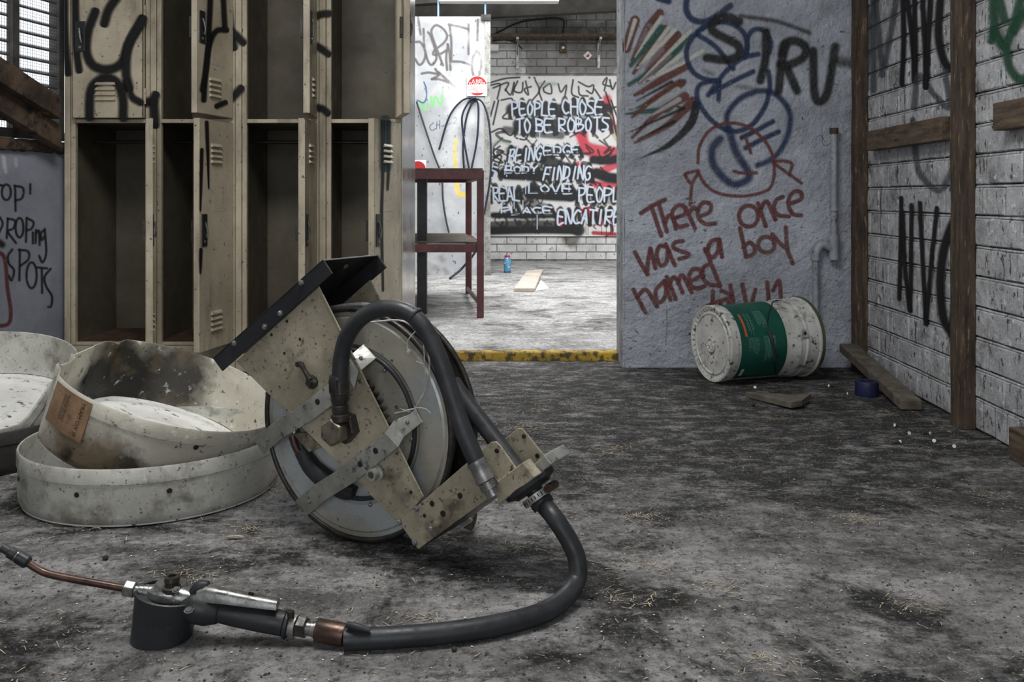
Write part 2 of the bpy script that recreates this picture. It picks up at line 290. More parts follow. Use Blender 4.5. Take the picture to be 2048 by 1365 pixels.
# ------------------------------------------------------------------ painted surfaces: stroke painter
class Painter:
    """a dense sheet whose vertices carry the colour of the paint sprayed on it"""
    def __init__(s, u0, u1, v0, v1, step):
        s.us = np.arange(u0, u1+step*0.5, step); s.vs = np.arange(v0, v1+step*0.5, step); s.us[-1] = u1; s.vs[-1] = v1
        s.U, s.V = np.meshgrid(s.us, s.vs); s.C = np.zeros(s.U.shape+(4,), np.float32)
    def blend(s, sl, a, col):
        C = s.C[sl]; a = a[..., None]; ao = a[..., 0]+C[..., 3]*(1-a[..., 0])
        rgb = (np.array(col[:3])*a+C[..., :3]*C[..., 3:4]*(1-a))/np.maximum(ao, 1e-5)[..., None]
        C[..., :3] = np.where(ao[..., None] > 1e-4, rgb, C[..., :3]); C[..., 3] = ao; s.C[sl] = C
    def stroke(s, pts, wd, col, soft=1.6, alpha=0.95, closed=False, taper=None, per=6, smooth=True):
        P = np.array(catmull(pts, per, closed) if smooth else pts, float)
        if closed: P = np.vstack([P, P[:1]])
        r = wd/2+soft+1
        iu = np.where((s.us > P[:,0].min()-r) & (s.us < P[:,0].max()+r))[0]; iv = np.where((s.vs > P[:,1].min()-r) & (s.vs < P[:,1].max()+r))[0]
        if len(iu) == 0 or len(iv) == 0: return
        sl = (slice(iv[0], iv[-1]+1), slice(iu[0], iu[-1]+1)); U, V = s.U[sl], s.V[sl]; D = np.full(U.shape, 1e9); n = len(P)-1
        for i in range(n):
            a, b = P[i], P[i+1]; ab = b-a; L = max(ab@ab, 1e-9)
            t = np.clip(((U-a[0])*ab[0]+(V-a[1])*ab[1])/L, 0, 1); d = np.hypot(U-a[0]-t*ab[0], V-a[1]-t*ab[1])
            if taper: d = d+(wd/2)*(1-np.interp((i+t)/n, np.linspace(0, 1, len(taper)), taper))
            D = np.minimum(D, d)
        x = np.clip((wd/2+soft-D)/(2*soft), 0, 1); s.blend(sl, (x*x*(3-2*x)*alpha).astype(np.float32), col)
    def strokes(s, lst, wd, col, org=None, **k):
        for p in lst:
            q = [((x/org[2]+org[0]), (y/org[2]+org[1])) for x, y in p] if org else p
            s.stroke(q, wd, col, **k)
    def ell(s, cx, cy, rx, ry, wd, col, org, **k):
        s.strokes([[(cx+rx*math.cos(a), cy+ry*math.sin(a)) for a in np.linspace(0, 2*math.pi, 13)]], wd, col, org, **k)
    def sheet(s, name, fn, mat, parent, relief=0.0, nrm=None):
        h, w_ = s.U.shape; o = ORG[parent.name]
        g = fn(s.U, s.V)                                     # world coordinates (h, w, 3)
        if relief:
            rng = np.random.default_rng(3); z = np.zeros((h, w_))
            for k, amp in ((6, 0.5), (14, 0.3), (40, 0.2)):
                c = rng.random((k+2, k+2)); yi = np.linspace(0, k, h); xi = np.linspace(0, k, w_)
                y0 = yi.astype(int); x0 = xi.astype(int); fy = (yi-y0)[:, None]; fx = (xi-x0)[None]
                fy = fy*fy*(3-2*fy); fx = fx*fx*(3-2*fx)
                z += amp*((c[y0][:, x0]*(1-fy)+c[y0+1][:, x0]*fy)*(1-fx)+(c[y0][:, x0+1]*(1-fy)+c[y0+1][:, x0+1]*fy)*fx)
            g = g+np.array(nrm)[None, None]*(z[..., None]*relief)
        g = g-np.array(o)[None, None]
        me = bpy.data.meshes.new(name); me.vertices.add(h*w_); me.vertices.foreach_set('co', g.reshape(-1).astype(np.float32))
        i = np.arange((h-1)*(w_-1)); r, c = i//(w_-1), i % (w_-1); q = r*w_+c
        f = np.stack([q, q+w_, q+w_+1, q+1], 1).astype(np.int32); nf = len(f)
        me.loops.add(nf*4); me.loops.foreach_set('vertex_index', f.reshape(-1)); me.polygons.add(nf)
        me.polygons.foreach_set('loop_start', np.arange(0, nf*4, 4, dtype=np.int32)); me.update(calc_edges=True)
        me.polygons.foreach_set('use_smooth', [True]*nf)
        ca = me.color_attributes.new('paint', 'FLOAT_COLOR', 'POINT'); ca.data.foreach_set('color', s.C.reshape(-1))
        me.materials.append(mat); ob = bpy.data.objects.new(name, me); COL.objects.link(ob); ob.parent = parent; ORG[ob.name] = o
        return ob
def plane_fn(p, n):
    p = np.array(p, float); n = np.array(n, float)
    def fn(U, V):
        R = np.stack([(U-UC)/F, np.ones_like(U), -(V-VH)/F], -1); o = np.array([0, 0, CH])
        t = ((p-o)@n)/(R@n); return o+R*t[..., None]
    return fn
FONT = {'A': [[(0,1),(.5,0),(1,1)],[(.2,.65),(.8,.65)]], 'B': [[(0,0),(0,1)],[(0,0),(.8,.1),(.7,.45),(0,.5)],[(0,.5),(1,.6),(.9,.95),(0,1)]],
 'C': [[(1,.1),(.4,0),(0,.5),(.4,1),(1,.9)]], 'D': [[(0,0),(0,1)],[(0,0),(.8,.2),(.9,.7),(0,1)]], 'E': [[(1,0),(0,0),(0,1),(1,1)],[(0,.5),(.8,.5)]],
 'F': [[(1,0),(0,0),(0,1)],[(0,.5),(.8,.5)]], 'G': [[(1,.1),(.4,0),(0,.5),(.4,1),(1,.9),(1,.55),(.6,.55)]], 'H': [[(0,0),(0,1)],[(1,0),(1,1)],[(0,.5),(1,.5)]],
 'I': [[(.5,0),(.5,1)]], 'K': [[(0,0),(0,1)],[(1,0),(0,.55),(1,1)]], 'L': [[(0,0),(0,1),(1,1)]], 'M': [[(0,1),(.1,0),(.5,.6),(.9,0),(1,1)]],
 'N': [[(0,1),(0,0),(1,1),(1,0)]], 'O': [[(.5,0),(.05,.4),(.3,.95),(.8,.9),(1,.4),(.5,0)]], 'P': [[(0,0),(0,1)],[(0,0),(.9,.1),(.9,.45),(0,.55)]],
 'R': [[(0,0),(0,1)],[(0,0),(.9,.1),(.8,.45),(0,.5),(1,1)]], 'S': [[(1,.05),(.3,0),(.05,.3),(.9,.6),(.8,.95),(0,1)]], 'T': [[(0,0),(1,0)],[(.5,0),(.5,1)]],
 'U': [[(0,0),(.1,.9),(.6,1),(1,.7),(1,0)]], 'V': [[(0,0),(.5,1),(1,0)]], 'W': [[(0,0),(.25,1),(.5,.3),(.75,1),(1,0)]], 'Y': [[(0,0),(.5,.5),(1,0)],[(.5,.5),(.5,1)]], ' ': []}
def word(p, txt, x0, y0, x1, y1, org, wd, col, slant=0, rise=0, **k):
    n = len(txt); w_ = (x1-x0)/n
    for rep_ in range(2):                                # a scrubbed black patch under each word
        zz = [(x0-14+(x1-x0+20)*i/(2*n), (y0-6 if i % 2 else y1+12)-rise*i/(2*n)+rng.uniform(-14, 14)) for i in range(2*n+1)]
        p.strokes([zz], (5.5, 9)[rep_], BK, org, soft=1.6, alpha=.9)
    for i, ch in enumerate(txt):
        for st in FONT[ch]:
            q = [(x0+w_*(i+x*0.74)+(0.5-y)*slant, y0+(y1-y0)*y-rise*(i+x)/n) for x, y in st]
            q = [((x+rng.uniform(-5, 5))/org[2]+org[0], (y+rng.uniform(-6, 6))/org[2]+org[1]) for x, y in q]
            p.stroke(q, wd, col, smooth=len(st) > 3, **k)

def ribbon(strokes, wd, fn, nrm, name, mat, parent, lift=0.001, soft=0.3, taper=None):
    """spray-paint film lying on a surface; 'soft' fades its edges"""
    vs, fs, so = [], [], []; nrm = Vector(nrm)
    for si, st in enumerate(strokes):
        P = [np.array(q) for q in catmull(st, 7)]; d0 = P[0]-P[1]; d1 = P[-1]-P[-2]; d0 = d0/(np.hypot(*d0)+1e-9); d1 = d1/(np.hypot(*d1)+1e-9); ck = (.95, .8, .5)
        P = [P[0]+d0*wd*.62*k for k in ck]+P+[P[-1]+d1*wd*.62*k for k in ck[::-1]]; n = len(P); capw = {0: .3, 1: .6, 2: .87, n-1: .3, n-2: .6, n-3: .87}; base = len(vs); offs = [-1, -soft, 0, soft, 1]; val = [0, .9, 1, .9, 0]
        for i in range(n):
            t = P[min(i+1, n-1)]-P[max(i-1, 0)]; t = t/(np.hypot(*t)+1e-9); nn = np.array([-t[1], t[0]])
            k = 1 if not taper else float(np.interp(i/(n-1), np.linspace(0, 1, len(taper)), taper))
            for o, v_ in zip(offs, val):
                q = P[i]+nn*o*wd*0.92*k*capw.get(i, 1); vs.append(fn(*q)+nrm*(lift+si*0.00025)); so.append(0 if i in (0, n-1) else v_)
        for i in range(n-1):
            for j in range(4):
                a = base+i*5+j; fs.append((a, a+1, a+6, a+5))
    mb = MB(); mb.add(vs, fs); ob = mb.build(name, mat, parent, recalc=False)
    at_ = ob.data.attributes.new('soft', 'FLOAT', 'POINT'); at_.data.foreach_set('value', so); tag(ob, kind='stuff'); return ob
def text_part(txt, size, origin, ex, ey, mat, name, parent, thick=0.0006, align='CENTER'):
    cu = bpy.data.curves.new('tmp', 'FONT'); cu.body = txt; cu.size = size; cu.align_x = align; cu.align_y = 'CENTER'; cu.resolution_u = 2
    to = bpy.data.objects.new('tmp', cu); COL.objects.link(to); dg = bpy.context.evaluated_depsgraph_get(); dg.update()
    me = to.evaluated_get(dg).to_mesh(); ex, ey = Vector(ex), Vector(ey); o = Vector(origin)
    mb = MB(); mb.add([o+ex*q.co.x+ey*q.co.y for q in me.vertices], [tuple(p.vertices) for p in me.polygons])
    bpy.data.objects.remove(to); ob = mb.build(name, mat, parent, recalc=False); tag(ob, kind='stuff'); return ob

# ------------------------------------------------------------------ large structure
DP, DL, DF, DN = 3.88, 3.80, 9.80, 8.00      # partition, locker fronts, far wall, far panel
def struct(o, label): return tag(o, label, kind='structure')
fl = MB(); fl.add([(-4.2, -2.6, 0), (4.2, -2.6, 0), (4.2, 4.05, 0), (-4.2, 4.05, 0), (-4.2, -2.6, -.1), (4.2, -2.6, -.1), (4.2, 4.05, -.1), (-4.2, 4.05, -.1)],
       [(0, 1, 2, 3), (7, 6, 5, 4), (0, 4, 5, 1), (1, 5, 6, 2), (2, 6, 7, 3), (3, 7, 4, 0)])
floor = struct(fl.build('floor', M['floor']), 'grimy oil-stained grey concrete floor of the near room')
FZ = 0.037
struct(MB().box((-2.05, 4.055, -.1), (4.2, 10.0, FZ)).build('floor', M['floor_far']), 'pale scuffed concrete floor of the bright room beyond the opening')
ye = MB(); xs = np.linspace(-0.40, 0.47, 40); pr = []
for x in xs:
    j = lambda s: mnoise.noise(Vector((x*9, s, 0)))*0.0035
    pr.append([(x, 4.035+j(1), -0.002), (x, 4.037+j(2), 0.03+j(3)), (x, 4.045, FZ+0.002+j(4)*0.4), (x, 4.09+j(5), FZ+0.0025)])
for i in range(len(xs)-1): ye.add(pr[i]+pr[i+1], [(0, 4, 5, 1), (1, 5, 6, 2), (2, 6, 7, 3)])
struct(ye.build('trim_1', M['yellow'], recalc=False, smooth=60), 'worn yellow painted step edge across the opening')

# partition with graffiti
wall_back = struct(MB().box((0.4635, DP+0.006, 0), (1.62, 4.10, 2.66)).build('wall_back', M['render_side']), 'pale blue-grey rendered partition beside the opening, sprayed with graffiti')
P = Painter(1245, 1712, -60, 736, 1.5)
RED = lin(104, 58, 57); NAVY = lin(30, 48, 82); D_ = (1220, 0, 3.412); E_ = (1220, 350, 3.329)
WH = lin(196, 194, 186); BRN = lin(98, 56, 46); GRN = lin(40, 84, 76)
K = dict(soft=2.2)
P.stroke([(1500, -20), (1530, 40), (1555, 65), (1600, 70), (1640, 35), (1650, -20)], 11, lin(150, 152, 156), soft=4, alpha=.5)
P.strokes([[(170,140),(110,330)]], 20, BRN, D_, **K); P.strokes([[(340,90),(250,200),(150,410)],[(380,200),(160,500)],[(460,240),(200,560)],[(520,450),(170,650)]], 17, BRN, D_, taper=(1,.9,.4), **K)
P.strokes([[(350,190),(140,450)],[(540,230),(400,400),(130,580)],[(470,320),(300,500)]], 14, GRN, D_, taper=(1,1,.6), soft=3)
P.strokes([[(270,180),(180,330)],[(400,380),(200,580)],[(350,340),(240,470)]], 12, lin(130,112,116), D_, taper=(1,.8,.3), soft=3)
P.strokes([[(170,140),(110,340)],[(350,120),(260,250),(170,390)],[(400,190),(280,350),(180,470)],[(440,205),(190,470)],[(545,215),(400,360),(200,560)],[(490,370),(310,510)],[(630,350),(460,450),(230,560)]], 8.5, WH, D_, taper=(1,.8,.25), soft=1.6)
P.strokes([[(500,560),(350,650),(180,740)],[(470,745),(250,760),(100,780)]], 13, GRN, D_, taper=(1,.8,.3), **K)
P.strokes([[(480,570),(300,680),(150,800)],[(510,660),(330,770),(150,940)],[(565,690),(400,850),(170,975)]], 19, BRN, D_, taper=(1,.7,.3), **K)
P.strokes([[(460,610),(250,740)],[(470,680),(280,790)],[(450,750),(230,930)]], 10, lin(170,170,170), D_, taper=(1,.8,.3), soft=2)
P.strokes([[(420,560),(180,690)],[(500,740),(140,900)],[(440,830),(190,950)]], 7, BLK, D_, taper=(1,.7,.3), soft=2)
P.strokes([[(590,715),(545,850),(400,990),(210,1080)]], 17, BLK, D_, taper=(1,1,.7,.1), soft=2)
P.strokes([[(525,-30),(520,70),(565,135),(650,148),(740,100),(820,40)],[(330,-10),(400,10)]], 13, NAVY, D_, soft=3)
P.strokes([[(840,470),(720,320),(600,240)],[(640,180),(560,260),(520,360),(550,470),(620,530),(740,560)],[(600,215),(690,165),(800,155),(900,210),(935,300),(920,390)],[(930,370),(940,260),(980,205),(1050,210),(1095,290),(1085,360)],[(1010,370),(900,400),(780,500),(670,650)],[(700,630),(850,550),(975,490)],
  [(1080,490),(1090,600),(1060,720),(990,830),(900,890),(800,890),(700,830),(620,730),(590,640),(620,575),(720,550)],[(740,680),(745,560)],[(900,940),(1000,890),(1110,830)],[(925,1010),(1040,950),(1150,900)]], 10.5, NAVY, D_, soft=2.6)
P.strokes([[(800,880),(800,780),(880,680),(1000,625),(1100,630),(1180,690),(1230,790),(1210,930),(1150,1040),(1080,1100),(1005,1130)]], 12, NAVY, D_, soft=4)
P.strokes([[(810,880),(860,1040),(950,1200),(850,1260),(760,1200),(700,1110),(700,1010),(750,950)]], 16, NAVY, D_, soft=5)
P.strokes([[(600,1110),(610,1000),(680,890),(800,842),(930,862),(1040,945),(1100,1040),(1120,1150),(1105,1260),(1050,1310),(900,1340),(740,1320),(650,1260),(600,1175)],[(1110,1105),(1190,1100),(1240,1120),(1225,1190)],[(1130,1125),(1305,1250)],[(600,1165),(520,1185),(515,1200),(545,1250)],[(605,1175),(560,1260),(545,1400)],[(925,940),(960,1045)],[(845,1170),(900,1182),(1000,1180)]], 7, RED, D_, soft=1.6)
P.strokes([[(880,150),(800,115),(710,150),(700,210),(780,260),(870,310),(880,370),(800,410),(660,395)],[(1065,220),(1060,400),(1025,550)],[(1170,370),(1190,300),(1260,280),(1330,320),(1320,390),(1230,440),(1160,440)],[(1200,310),(1170,430),(1150,620)],[(1210,470),(1275,620)],[(1385,350),(1390,600),(1410,685),(1450,685),(1490,600),(1535,320)]], 18, BLK, D_, soft=4)
P.strokes([[(890,110),(1000,125),(1150,150),(1360,225)]], 9, BLK, D_, soft=4, alpha=.8); P.strokes([[(870,590),(1000,610)],[(640,480),(700,510)]], 8, lin(60,58,55), D_, soft=6, alpha=.6)
P.strokes([[(1560,420),(1660,440)]], 20, BLK, D_, soft=8, alpha=.8)
T1 = [[(205,255),(285,205),(365,165)],[(275,210),(340,405)],[(325,195),(378,378)],[(365,330),(382,280),(405,272),(425,310),(437,360)],[(422,292),(500,258),(490,212),(450,205),(415,245),(422,300),(455,345),(512,335)],[(500,215),(565,355)],[(525,255),(555,218),(577,232)],[(590,280),(660,250),(670,198),(625,185),(590,220),(588,280),(630,325),(700,325)],
 [(985,190),(1035,340)],[(1000,240),(1028,182),(1052,187),(1075,240),(1100,298)],[(1150,147),(1108,168),(1090,220),(1120,268),(1190,277)],[(1190,195),(1270,162),(1270,118),(1225,112),(1190,160),(1192,220),(1220,262),(1270,270)],
 [(165,515),(205,590),(248,662)],[(248,662),(252,580),(268,492)],[(268,492),(302,622)],[(370,478),(328,476),(310,540),(335,603),(375,580),(385,500)],[(372,465),(430,602)],[(485,440),(435,450),(420,480),(460,505),(520,525),(510,545),(460,560)],
 [(720,430),(672,445),(650,510),(680,550),(715,512),(727,440)],[(728,430),(745,547)],[(865,355),(905,545)],[(885,485),(930,450),(965,490),(950,530),(905,547)],[(1080,395),(1125,450),(1170,490)],[(1170,350),(1180,490),(1215,590)],
 [(155,765),(235,917)],[(180,812),(225,767),(252,777),(285,830),(312,877)],[(348,720),(305,770),(312,840),(350,837),(372,780),(365,712)],[(362,705),(402,832)],[(377,680),(437,827)],[(395,745),(412,692),(440,692),(482,783)],[(452,722),(470,672),(492,682),(542,782)],[(530,712),(600,672),(595,632),(550,632),(525,682),(540,737),(580,757),(627,742)],[(650,600),(620,622),(620,690),(660,728),(730,737)],[(630,495),(660,560),(732,740)],
 [(685,775),(680,890)],[(740,770),(812,812),(700,850),(615,890)],[(800,735),(828,890)],[(880,730),(912,885)],[(967,765),(935,880)],[(1045,715),(1058,850)],[(1085,770),(1125,705),(1137,835)],[(735,850),(742,890)],[(790,852),(797,885)]]
P.strokes(T1, 9, RED, E_, soft=1.3); P.ell(922, 275, 64, 70, 9, RED, E_, soft=1.3); P.ell(1040, 465, 55, 52, 9, RED, E_, soft=1.3)
rng = random.Random(4)
for _ in range(60):                                      # chips and cracks in the render coat
    u, v = rng.uniform(1250, 1700), rng.uniform(10, 735); a = rng.uniform(0, 6.3); l = rng.uniform(1, 9)
    P.stroke([(u, v), (u+l*math.cos(a), v+l*math.sin(a)*.5+1)], rng.uniform(1.2, 3.4), BLK, soft=.9, alpha=.8)
P.strokes([[(1333,612),(1334,660),(1331,690)],[(1643,255),(1646,290),(1665,285)],[(1630,280),(1640,270),(1650,285)]], 1.2, BLK, None, soft=.8, alpha=.8)
ps = P.sheet('plaster_face', plane_fn((0, DP, 0), (0, 1, 0)), M['plaster'], wall_back, relief=0.005, nrm=(0, -1, 0))
MB().box((0.4635, DP, 1.66), (1.62, DP+0.006, 2.66)).build('upper_plaster', M['render_side'], wall_back)
jm = MB(); zs = np.linspace(0, 1.9, 46)                 # chipped corner bead on the free end of the partition
for i in range(len(zs)-1):
    q = []
    for z in zs[i:i+2]:
        n1 = mnoise.noise(Vector((z*22, 3, 0)))*0.004; n2 = mnoise.noise(Vector((z*30, 7, 0)))*0.004
        q += [(0.4635, DP+0.10, z), (0.4605+n1, DP+0.012, z), (0.4625, DP-0.001, z), (0.472+n2, DP-0.0035, z), (0.486+n2, DP+0.004, z)]
    jm.add(q, [(j, j+1, j+6, j+5) for j in range(4)])
jm.build('corner_bead', M['render_side'], wall_back, recalc=False, smooth=60)

# right brick wall --------------------------------------------------
RO = Vector(((1720-UC)/F*DP, DP, 0)); RT = Vector((-0.035, -1, 0)).normalized(); RN = Vector((RT.y, -RT.x, 0)); RN = -RN if RN.x > 0 else RN
RANG = math.atan2(RT.x, -RT.y)                          # rotation of the wall about z
def rw(s, z, out=0): return RO+RT*s+RN*out+Vector((0, 0, z))
def rpx(u, v, out=0): return onplane(u, v, RO+RN*out, RN)
wr = MB(); wr.add([rw(-.1, 0, -.012), rw(6.4, 0, -.012), rw(6.4, 2.66, -.012), rw(-.1, 2.66, -.012), rw(-.1, 0, -.2), rw(6.4, 0, -.2), rw(6.4, 2.66, -.2), rw(-.1, 2.66, -.2)], [(0,1,2,3),(7,6,5,4),(0,4,5,1),(1,5,6,2),(2,6,7,3),(3,7,4,0)])
wall_right = struct(wr.build('wall_right', M['mortar'], origin=(0, 0, 0)), 'whitewashed brick side wall with black and green graffiti')
def brick_mesh(L, H, seed, T=0.03):
    r = random.Random(seed); e = 0.0035; bm = []
    j = lambda k=0.0014: r.uniform(-k, k)
    back = [(-L/2, -H/2, 0), (L/2, -H/2, 0), (L/2, H/2, 0), (-L/2, H/2, 0)]
    mid = [(x+j(), y+j(), T-e) for x, y, _ in back]
    fr = [(x*(1-2*e/L)+j(), y*(1-2*e/H)+j(), T+j(0.001)) for x, y, _ in back]
    me = bpy.data.meshes.new('brick'); vs = back+mid+fr; c = len(vs); vs.append((j(.02), j(.01), T+r.uniform(0, .0018)))
    fs = [(i, (i+1) % 4, (i+1) % 4+4, i+4) for i in range(4)]+[(i+4, (i+1) % 4+4, (i+1) % 4+8, i+8) for i in range(4)]+[(i+8, (i+1) % 4+8, c) for i in range(4)]
    me.from_pydata(vs, [], fs); me.update(); return me
def place_brick(me, m, parent):
    ob = bpy.data.objects.new('brick', me); COL.objects.link(ob); ob.parent = parent; ob.matrix_local = Matrix.Translation(-ORG[parent.name]) @ m; return ob
def wall_matrix(p, ex, n): 
    ey = Vector((0, 0, 1)); return Matrix(((ex.x, ey.x, n.x, p.x), (ex.y, ey.y, n.y, p.y), (ex.z, ey.z, n.z, p.z), (0, 0, 0, 1)))
CZ, CHh, BL = 0.0973, 0.0931, 0.200
full = [brick_mesh(BL-.0045, CHh-.012, s) for s in range(6)]; half = [brick_mesh(BL/2-.010, CHh-.011, 20+s) for s in range(3)]; head = [brick_mesh(.062, .088, 40+s) for s in range(4)]
for m_ in full+half+head: m_.materials.append(M['brick'])
rr = random.Random(11); rest = MB()
def rbrick(me, s, z): place_brick(me, wall_matrix(rw(s, z, -.03+rr.uniform(-.0015, .0015)), RT, RN), wall_right)
for k in range(-1, 27):
    z = CZ+(k+.5)*CHh
    if k == -1:
        z = CZ-0.048; s = 1.53
        while s < 6.2: rest.add([rw(s+x, z+y, o) for o in (-.012, 0) for x, y in ((0, -.043), (.064, -.043), (.064, .043), (0, .043))], [(4,5,6,7),(0,1,5,4),(1,2,6,5),(2,3,7,6),(3,0,4,7)]); s += .072
        s = 0.10
        while s < 1.52:
            if s < 0.95: rbrick(full[rr.randrange(6)], s, z); s += BL
            else: rbrick(head[rr.randrange(4)], s-.05, z); s += .072
        continue
    s = 0.02+(0.0 if k % 2 else BL/2)
    while s < 6.2:
        if k < 17 and s < 1.62: rbrick(full[rr.randrange(6)], s, z)
        else:
            a, b = s-BL/2+.005, s+BL/2-.005
            if s > 1.6 or k >= 17: rest.add([rw(a, z-.041, -.012), rw(b, z-.041, -.012), rw(b, z+.041, -.012), rw(a, z+.041, -.012), rw(a+.003, z-.038, 0), rw(b-.003, z-.038, 0), rw(b-.003, z+.038, 0), rw(a+.003, z+.038, 0)], [(4,5,6,7),(0,1,5,4),(1,2,6,5),(2,3,7,6),(3,0,4,7)])
        s += BL
tag(rest.build('brickwork', M['brick'], wall_right), kind='stuff')
for k in range(0, 18):                                  # raised joint beads, smeared over with whitewash
    pts = [rw(s, CZ+k*CHh-.0018+.0012*mnoise.noise(Vector((s*9, k, 0))), -.006+.002*mnoise.noise(Vector((s*14, k, 5)))) for s in np.linspace(.03, 1.72, 60)]
    MB().tube(pts, .0042, 6, 1, False).build('mortar_bead', M['brick'], wall_right, smooth=80)
rf = lambda u, v: rpx(u, v, 0.0025)
FB = lambda L: [[(1680+x/2.967, y/2.967) for x, y in p] for p in L]
ribbon(FB([[(372,-60),(378,250),(368,500)],[(392,-60),(432,260),(443,480)],[(442,-60),(447,300),(443,480)],[(488,-60),(508,330),(510,520)],[(540,-40),(522,300),(510,520)]]), 8.5, rf, RN, 'graffiti_lettering', M['spray_black'], wall_right)
ribbon(FB([[(602,-60),(585,200),(615,350),(650,395),(705,400)]]), 13, rf, RN, 'graffiti_lettering', M['spray_black'], wall_right, 0.002)
ribbon([[(1803,396),(1802,480),(1799,598)],[(1806,425),(1811,540),(1821,622)],[(1824,410),(1823,500),(1821,622)],[(1841,406),(1845,500),(1853,648)],[(1875,416),(1866,500),(1853,648)]], 7, rf, RN, 'graffiti_lettering', M['spray_black'], wall_right, 0.002)
ribbon([[(1915,425),(1890,490),(1881,560),(1887,635),(1905,668)]], 14, rf, RN, 'graffiti_lettering', M['spray_black'], wall_right, 0.002)
ribbon([[(1746,-10),(1748,180)],[(1752,0),(1765,150)],[(1770,130),(1795,-10)],[(1828,215),(1838,150),(1870,190),(1900,215),(1893,160),(1890,140)],[(1826,240),(1835,330),(1850,360),(1880,380),(1905,340)],[(1730,-10),(1736,60),(1732,180)]], 10, rf, RN, 'faded_graffiti', M['spray_grey'], wall_right, 0.0012)
ribbon([[(1985,-20),(1988,55),(1982,80)],[(2050,-30),(2020,70),(2005,90),(1988,60)],[(2052,20),(2028,60)],[(2012,95),(2020,135),(2040,158),(2062,150)],[(1995,-20),(2010,40)]], 14, rf, RN, 'graffiti_scribble', M['spray_green'], wall_right, 0.0012)

# far brick wall, board and room shell ------------------------------
wf = MB(); wf.box((-1.95, DF+.008, 0), (4.2, DF+.15, 3.2)); wall_far = struct(wf.build('wall_far', M['mortar_far'], origin=(0, 0, 0)), 'white-painted brick wall at the far end of the bright room')
FH, FL = 0.082, 0.21
ffull = [brick_mesh(FL-.008, FH-.008, 60+s, .016) for s in range(5)]
for m_ in ffull: m_.materials.append(M['brick_far'])
frest = MB()
for k in range(0, 37):
    z = FZ+.012+(k+.5)*FH; x = -1.84+(FL/2 if k % 2 else 0)
    while x < 4.1:
        if -0.65 < x < 1.6 and (k < 4 or 22 < k < 32):
            place_brick(ffull[rr.randrange(5)], wall_matrix(Vector((x, DF+.008, z)), Vector((1, 0, 0)), Vector((0, -1, 0))), wall_far)
        elif not (-0.1 < x < 1.1 and 5 < k < 22):
            a, b = x-FL/2+.004, x+FL/2-.004
            frest.add([(a, DF-.006, z-.037), (b, DF-.006, z-.037), (b, DF-.006, z+.037), (a, DF-.006, z+.037), (a, DF+.01, z-.037), (b, DF+.01, z-.037), (b, DF+.01, z+.037), (a, DF+.01, z+.037)], [(0,1,2,3),(1,5,6,2),(2,6,7,3),(3,7,4,0),(0,4,5,1)])
        x += FL
tag(frest.build('brickwork', M['brick_far'], wall_far), kind='stuff')
struct(MB().box((-2.05, 4.46, 0), (-1.95, 10, 3.2)).build('wall_far_left', M['whitewall']), 'white side wall of the far room hidden behind the lockers')
struct(MB().box((4.2, 4.05, 0), (4.35, 10, 3.2)).build('wall_far_right', M['whitewall']), 'white side wall of the far room hidden behind the partition')
struct(MB().box((-1.95, 4.36, 0), (-0.47, 4.46, 2.66)).build('wall_back_left', M['whitewall']), 'white wall behind the lockers')
struct(MB().box((1.62, 3.95, 0), (4.2, 4.1, 2.66)).build('wall_back_right', M['whitewall']), 'white wall behind the brick wall')
struct(MB().box((-2.05, 4.46, 3.12), (4.3, 10, 3.2)).build('ceiling', M['ceiling']), 'dark sheet ceiling of the far room')
hole = (-1.1, 1.0, 0.2, 2.1)
cm = MB(); cm.add([(-3.55, -2.6, 2.68), (hole[0], -2.6, 2.68), (hole[0], 4.46, 2.68), (-1.9, 4.46, 2.68), (-3.55, -2.6, 2.76), (hole[0], -2.6, 2.76), (hole[0], 4.46, 2.76), (-1.9, 4.46, 2.76)], [(3,2,1,0),(4,5,6,7),(0,1,5,4),(1,2,6,5),(2,3,7,6),(3,0,4,7)]); cm.box((hole[2], -2.6, 2.68), (4.2, 4.46, 2.76)); cm.box((hole[0], -2.6, 2.68), (hole[2], hole[1], 2.76)); cm.box((hole[0], hole[3], 2.68), (hole[2], 4.46, 2.76)); cm.box((-1.95, 4.4, 2.66), (4.2, 4.46, 3.2))
struct(cm.build('ceiling', M['ceiling']), 'dark sheet ceiling of the near room with a skylight opening')
wk = MB(); wk.box((-4.2, -2.7, 0), (-1.5, -2.6, 2.7)); wk.box((1.9, -2.7, 0), (4.2, -2.6, 2.7)); struct(wk.build('wall_behind', M['whitewall']), 'wall with a wide opening added behind the camera for light')

# left wall: painted panel, rotten rail, louvre window --------------
LO = Vector((-1.862, 3.90, 0)); LTd = Vector((-0.23, -1, 0)).normalized(); LN = Vector((1, -0.23, 0)).normalized()
def lw(s, z, out=0): return LO+LTd*s+LN*out+Vector((0, 0, z))
def lpx(u, v, out=0): return onplane(u, v, LO+LN*out, LN)
ll = MB(); ll.add([lw(0, 0, -.004), lw(6.4, 0, -.004), lw(6.4, .93, -.004), lw(0, .93, -.004), lw(0, 0, -.1), lw(6.4, 0, -.1), lw(6.4, .93, -.1), lw(0, .93, -.1)], [(0,1,2,3),(7,6,5,4),(0,4,5,1),(1,5,6,2),(2,6,7,3),(3,7,4,0)])
wall_left = struct(ll.build('wall_left', M['left_panel_plain'], origin=(0, 0, 0)), 'grey painted low wall panel sprayed with black lettering')
P = Painter(-60, 126, 300, 745, 1.5); L_ = (0, 280, 3.1)
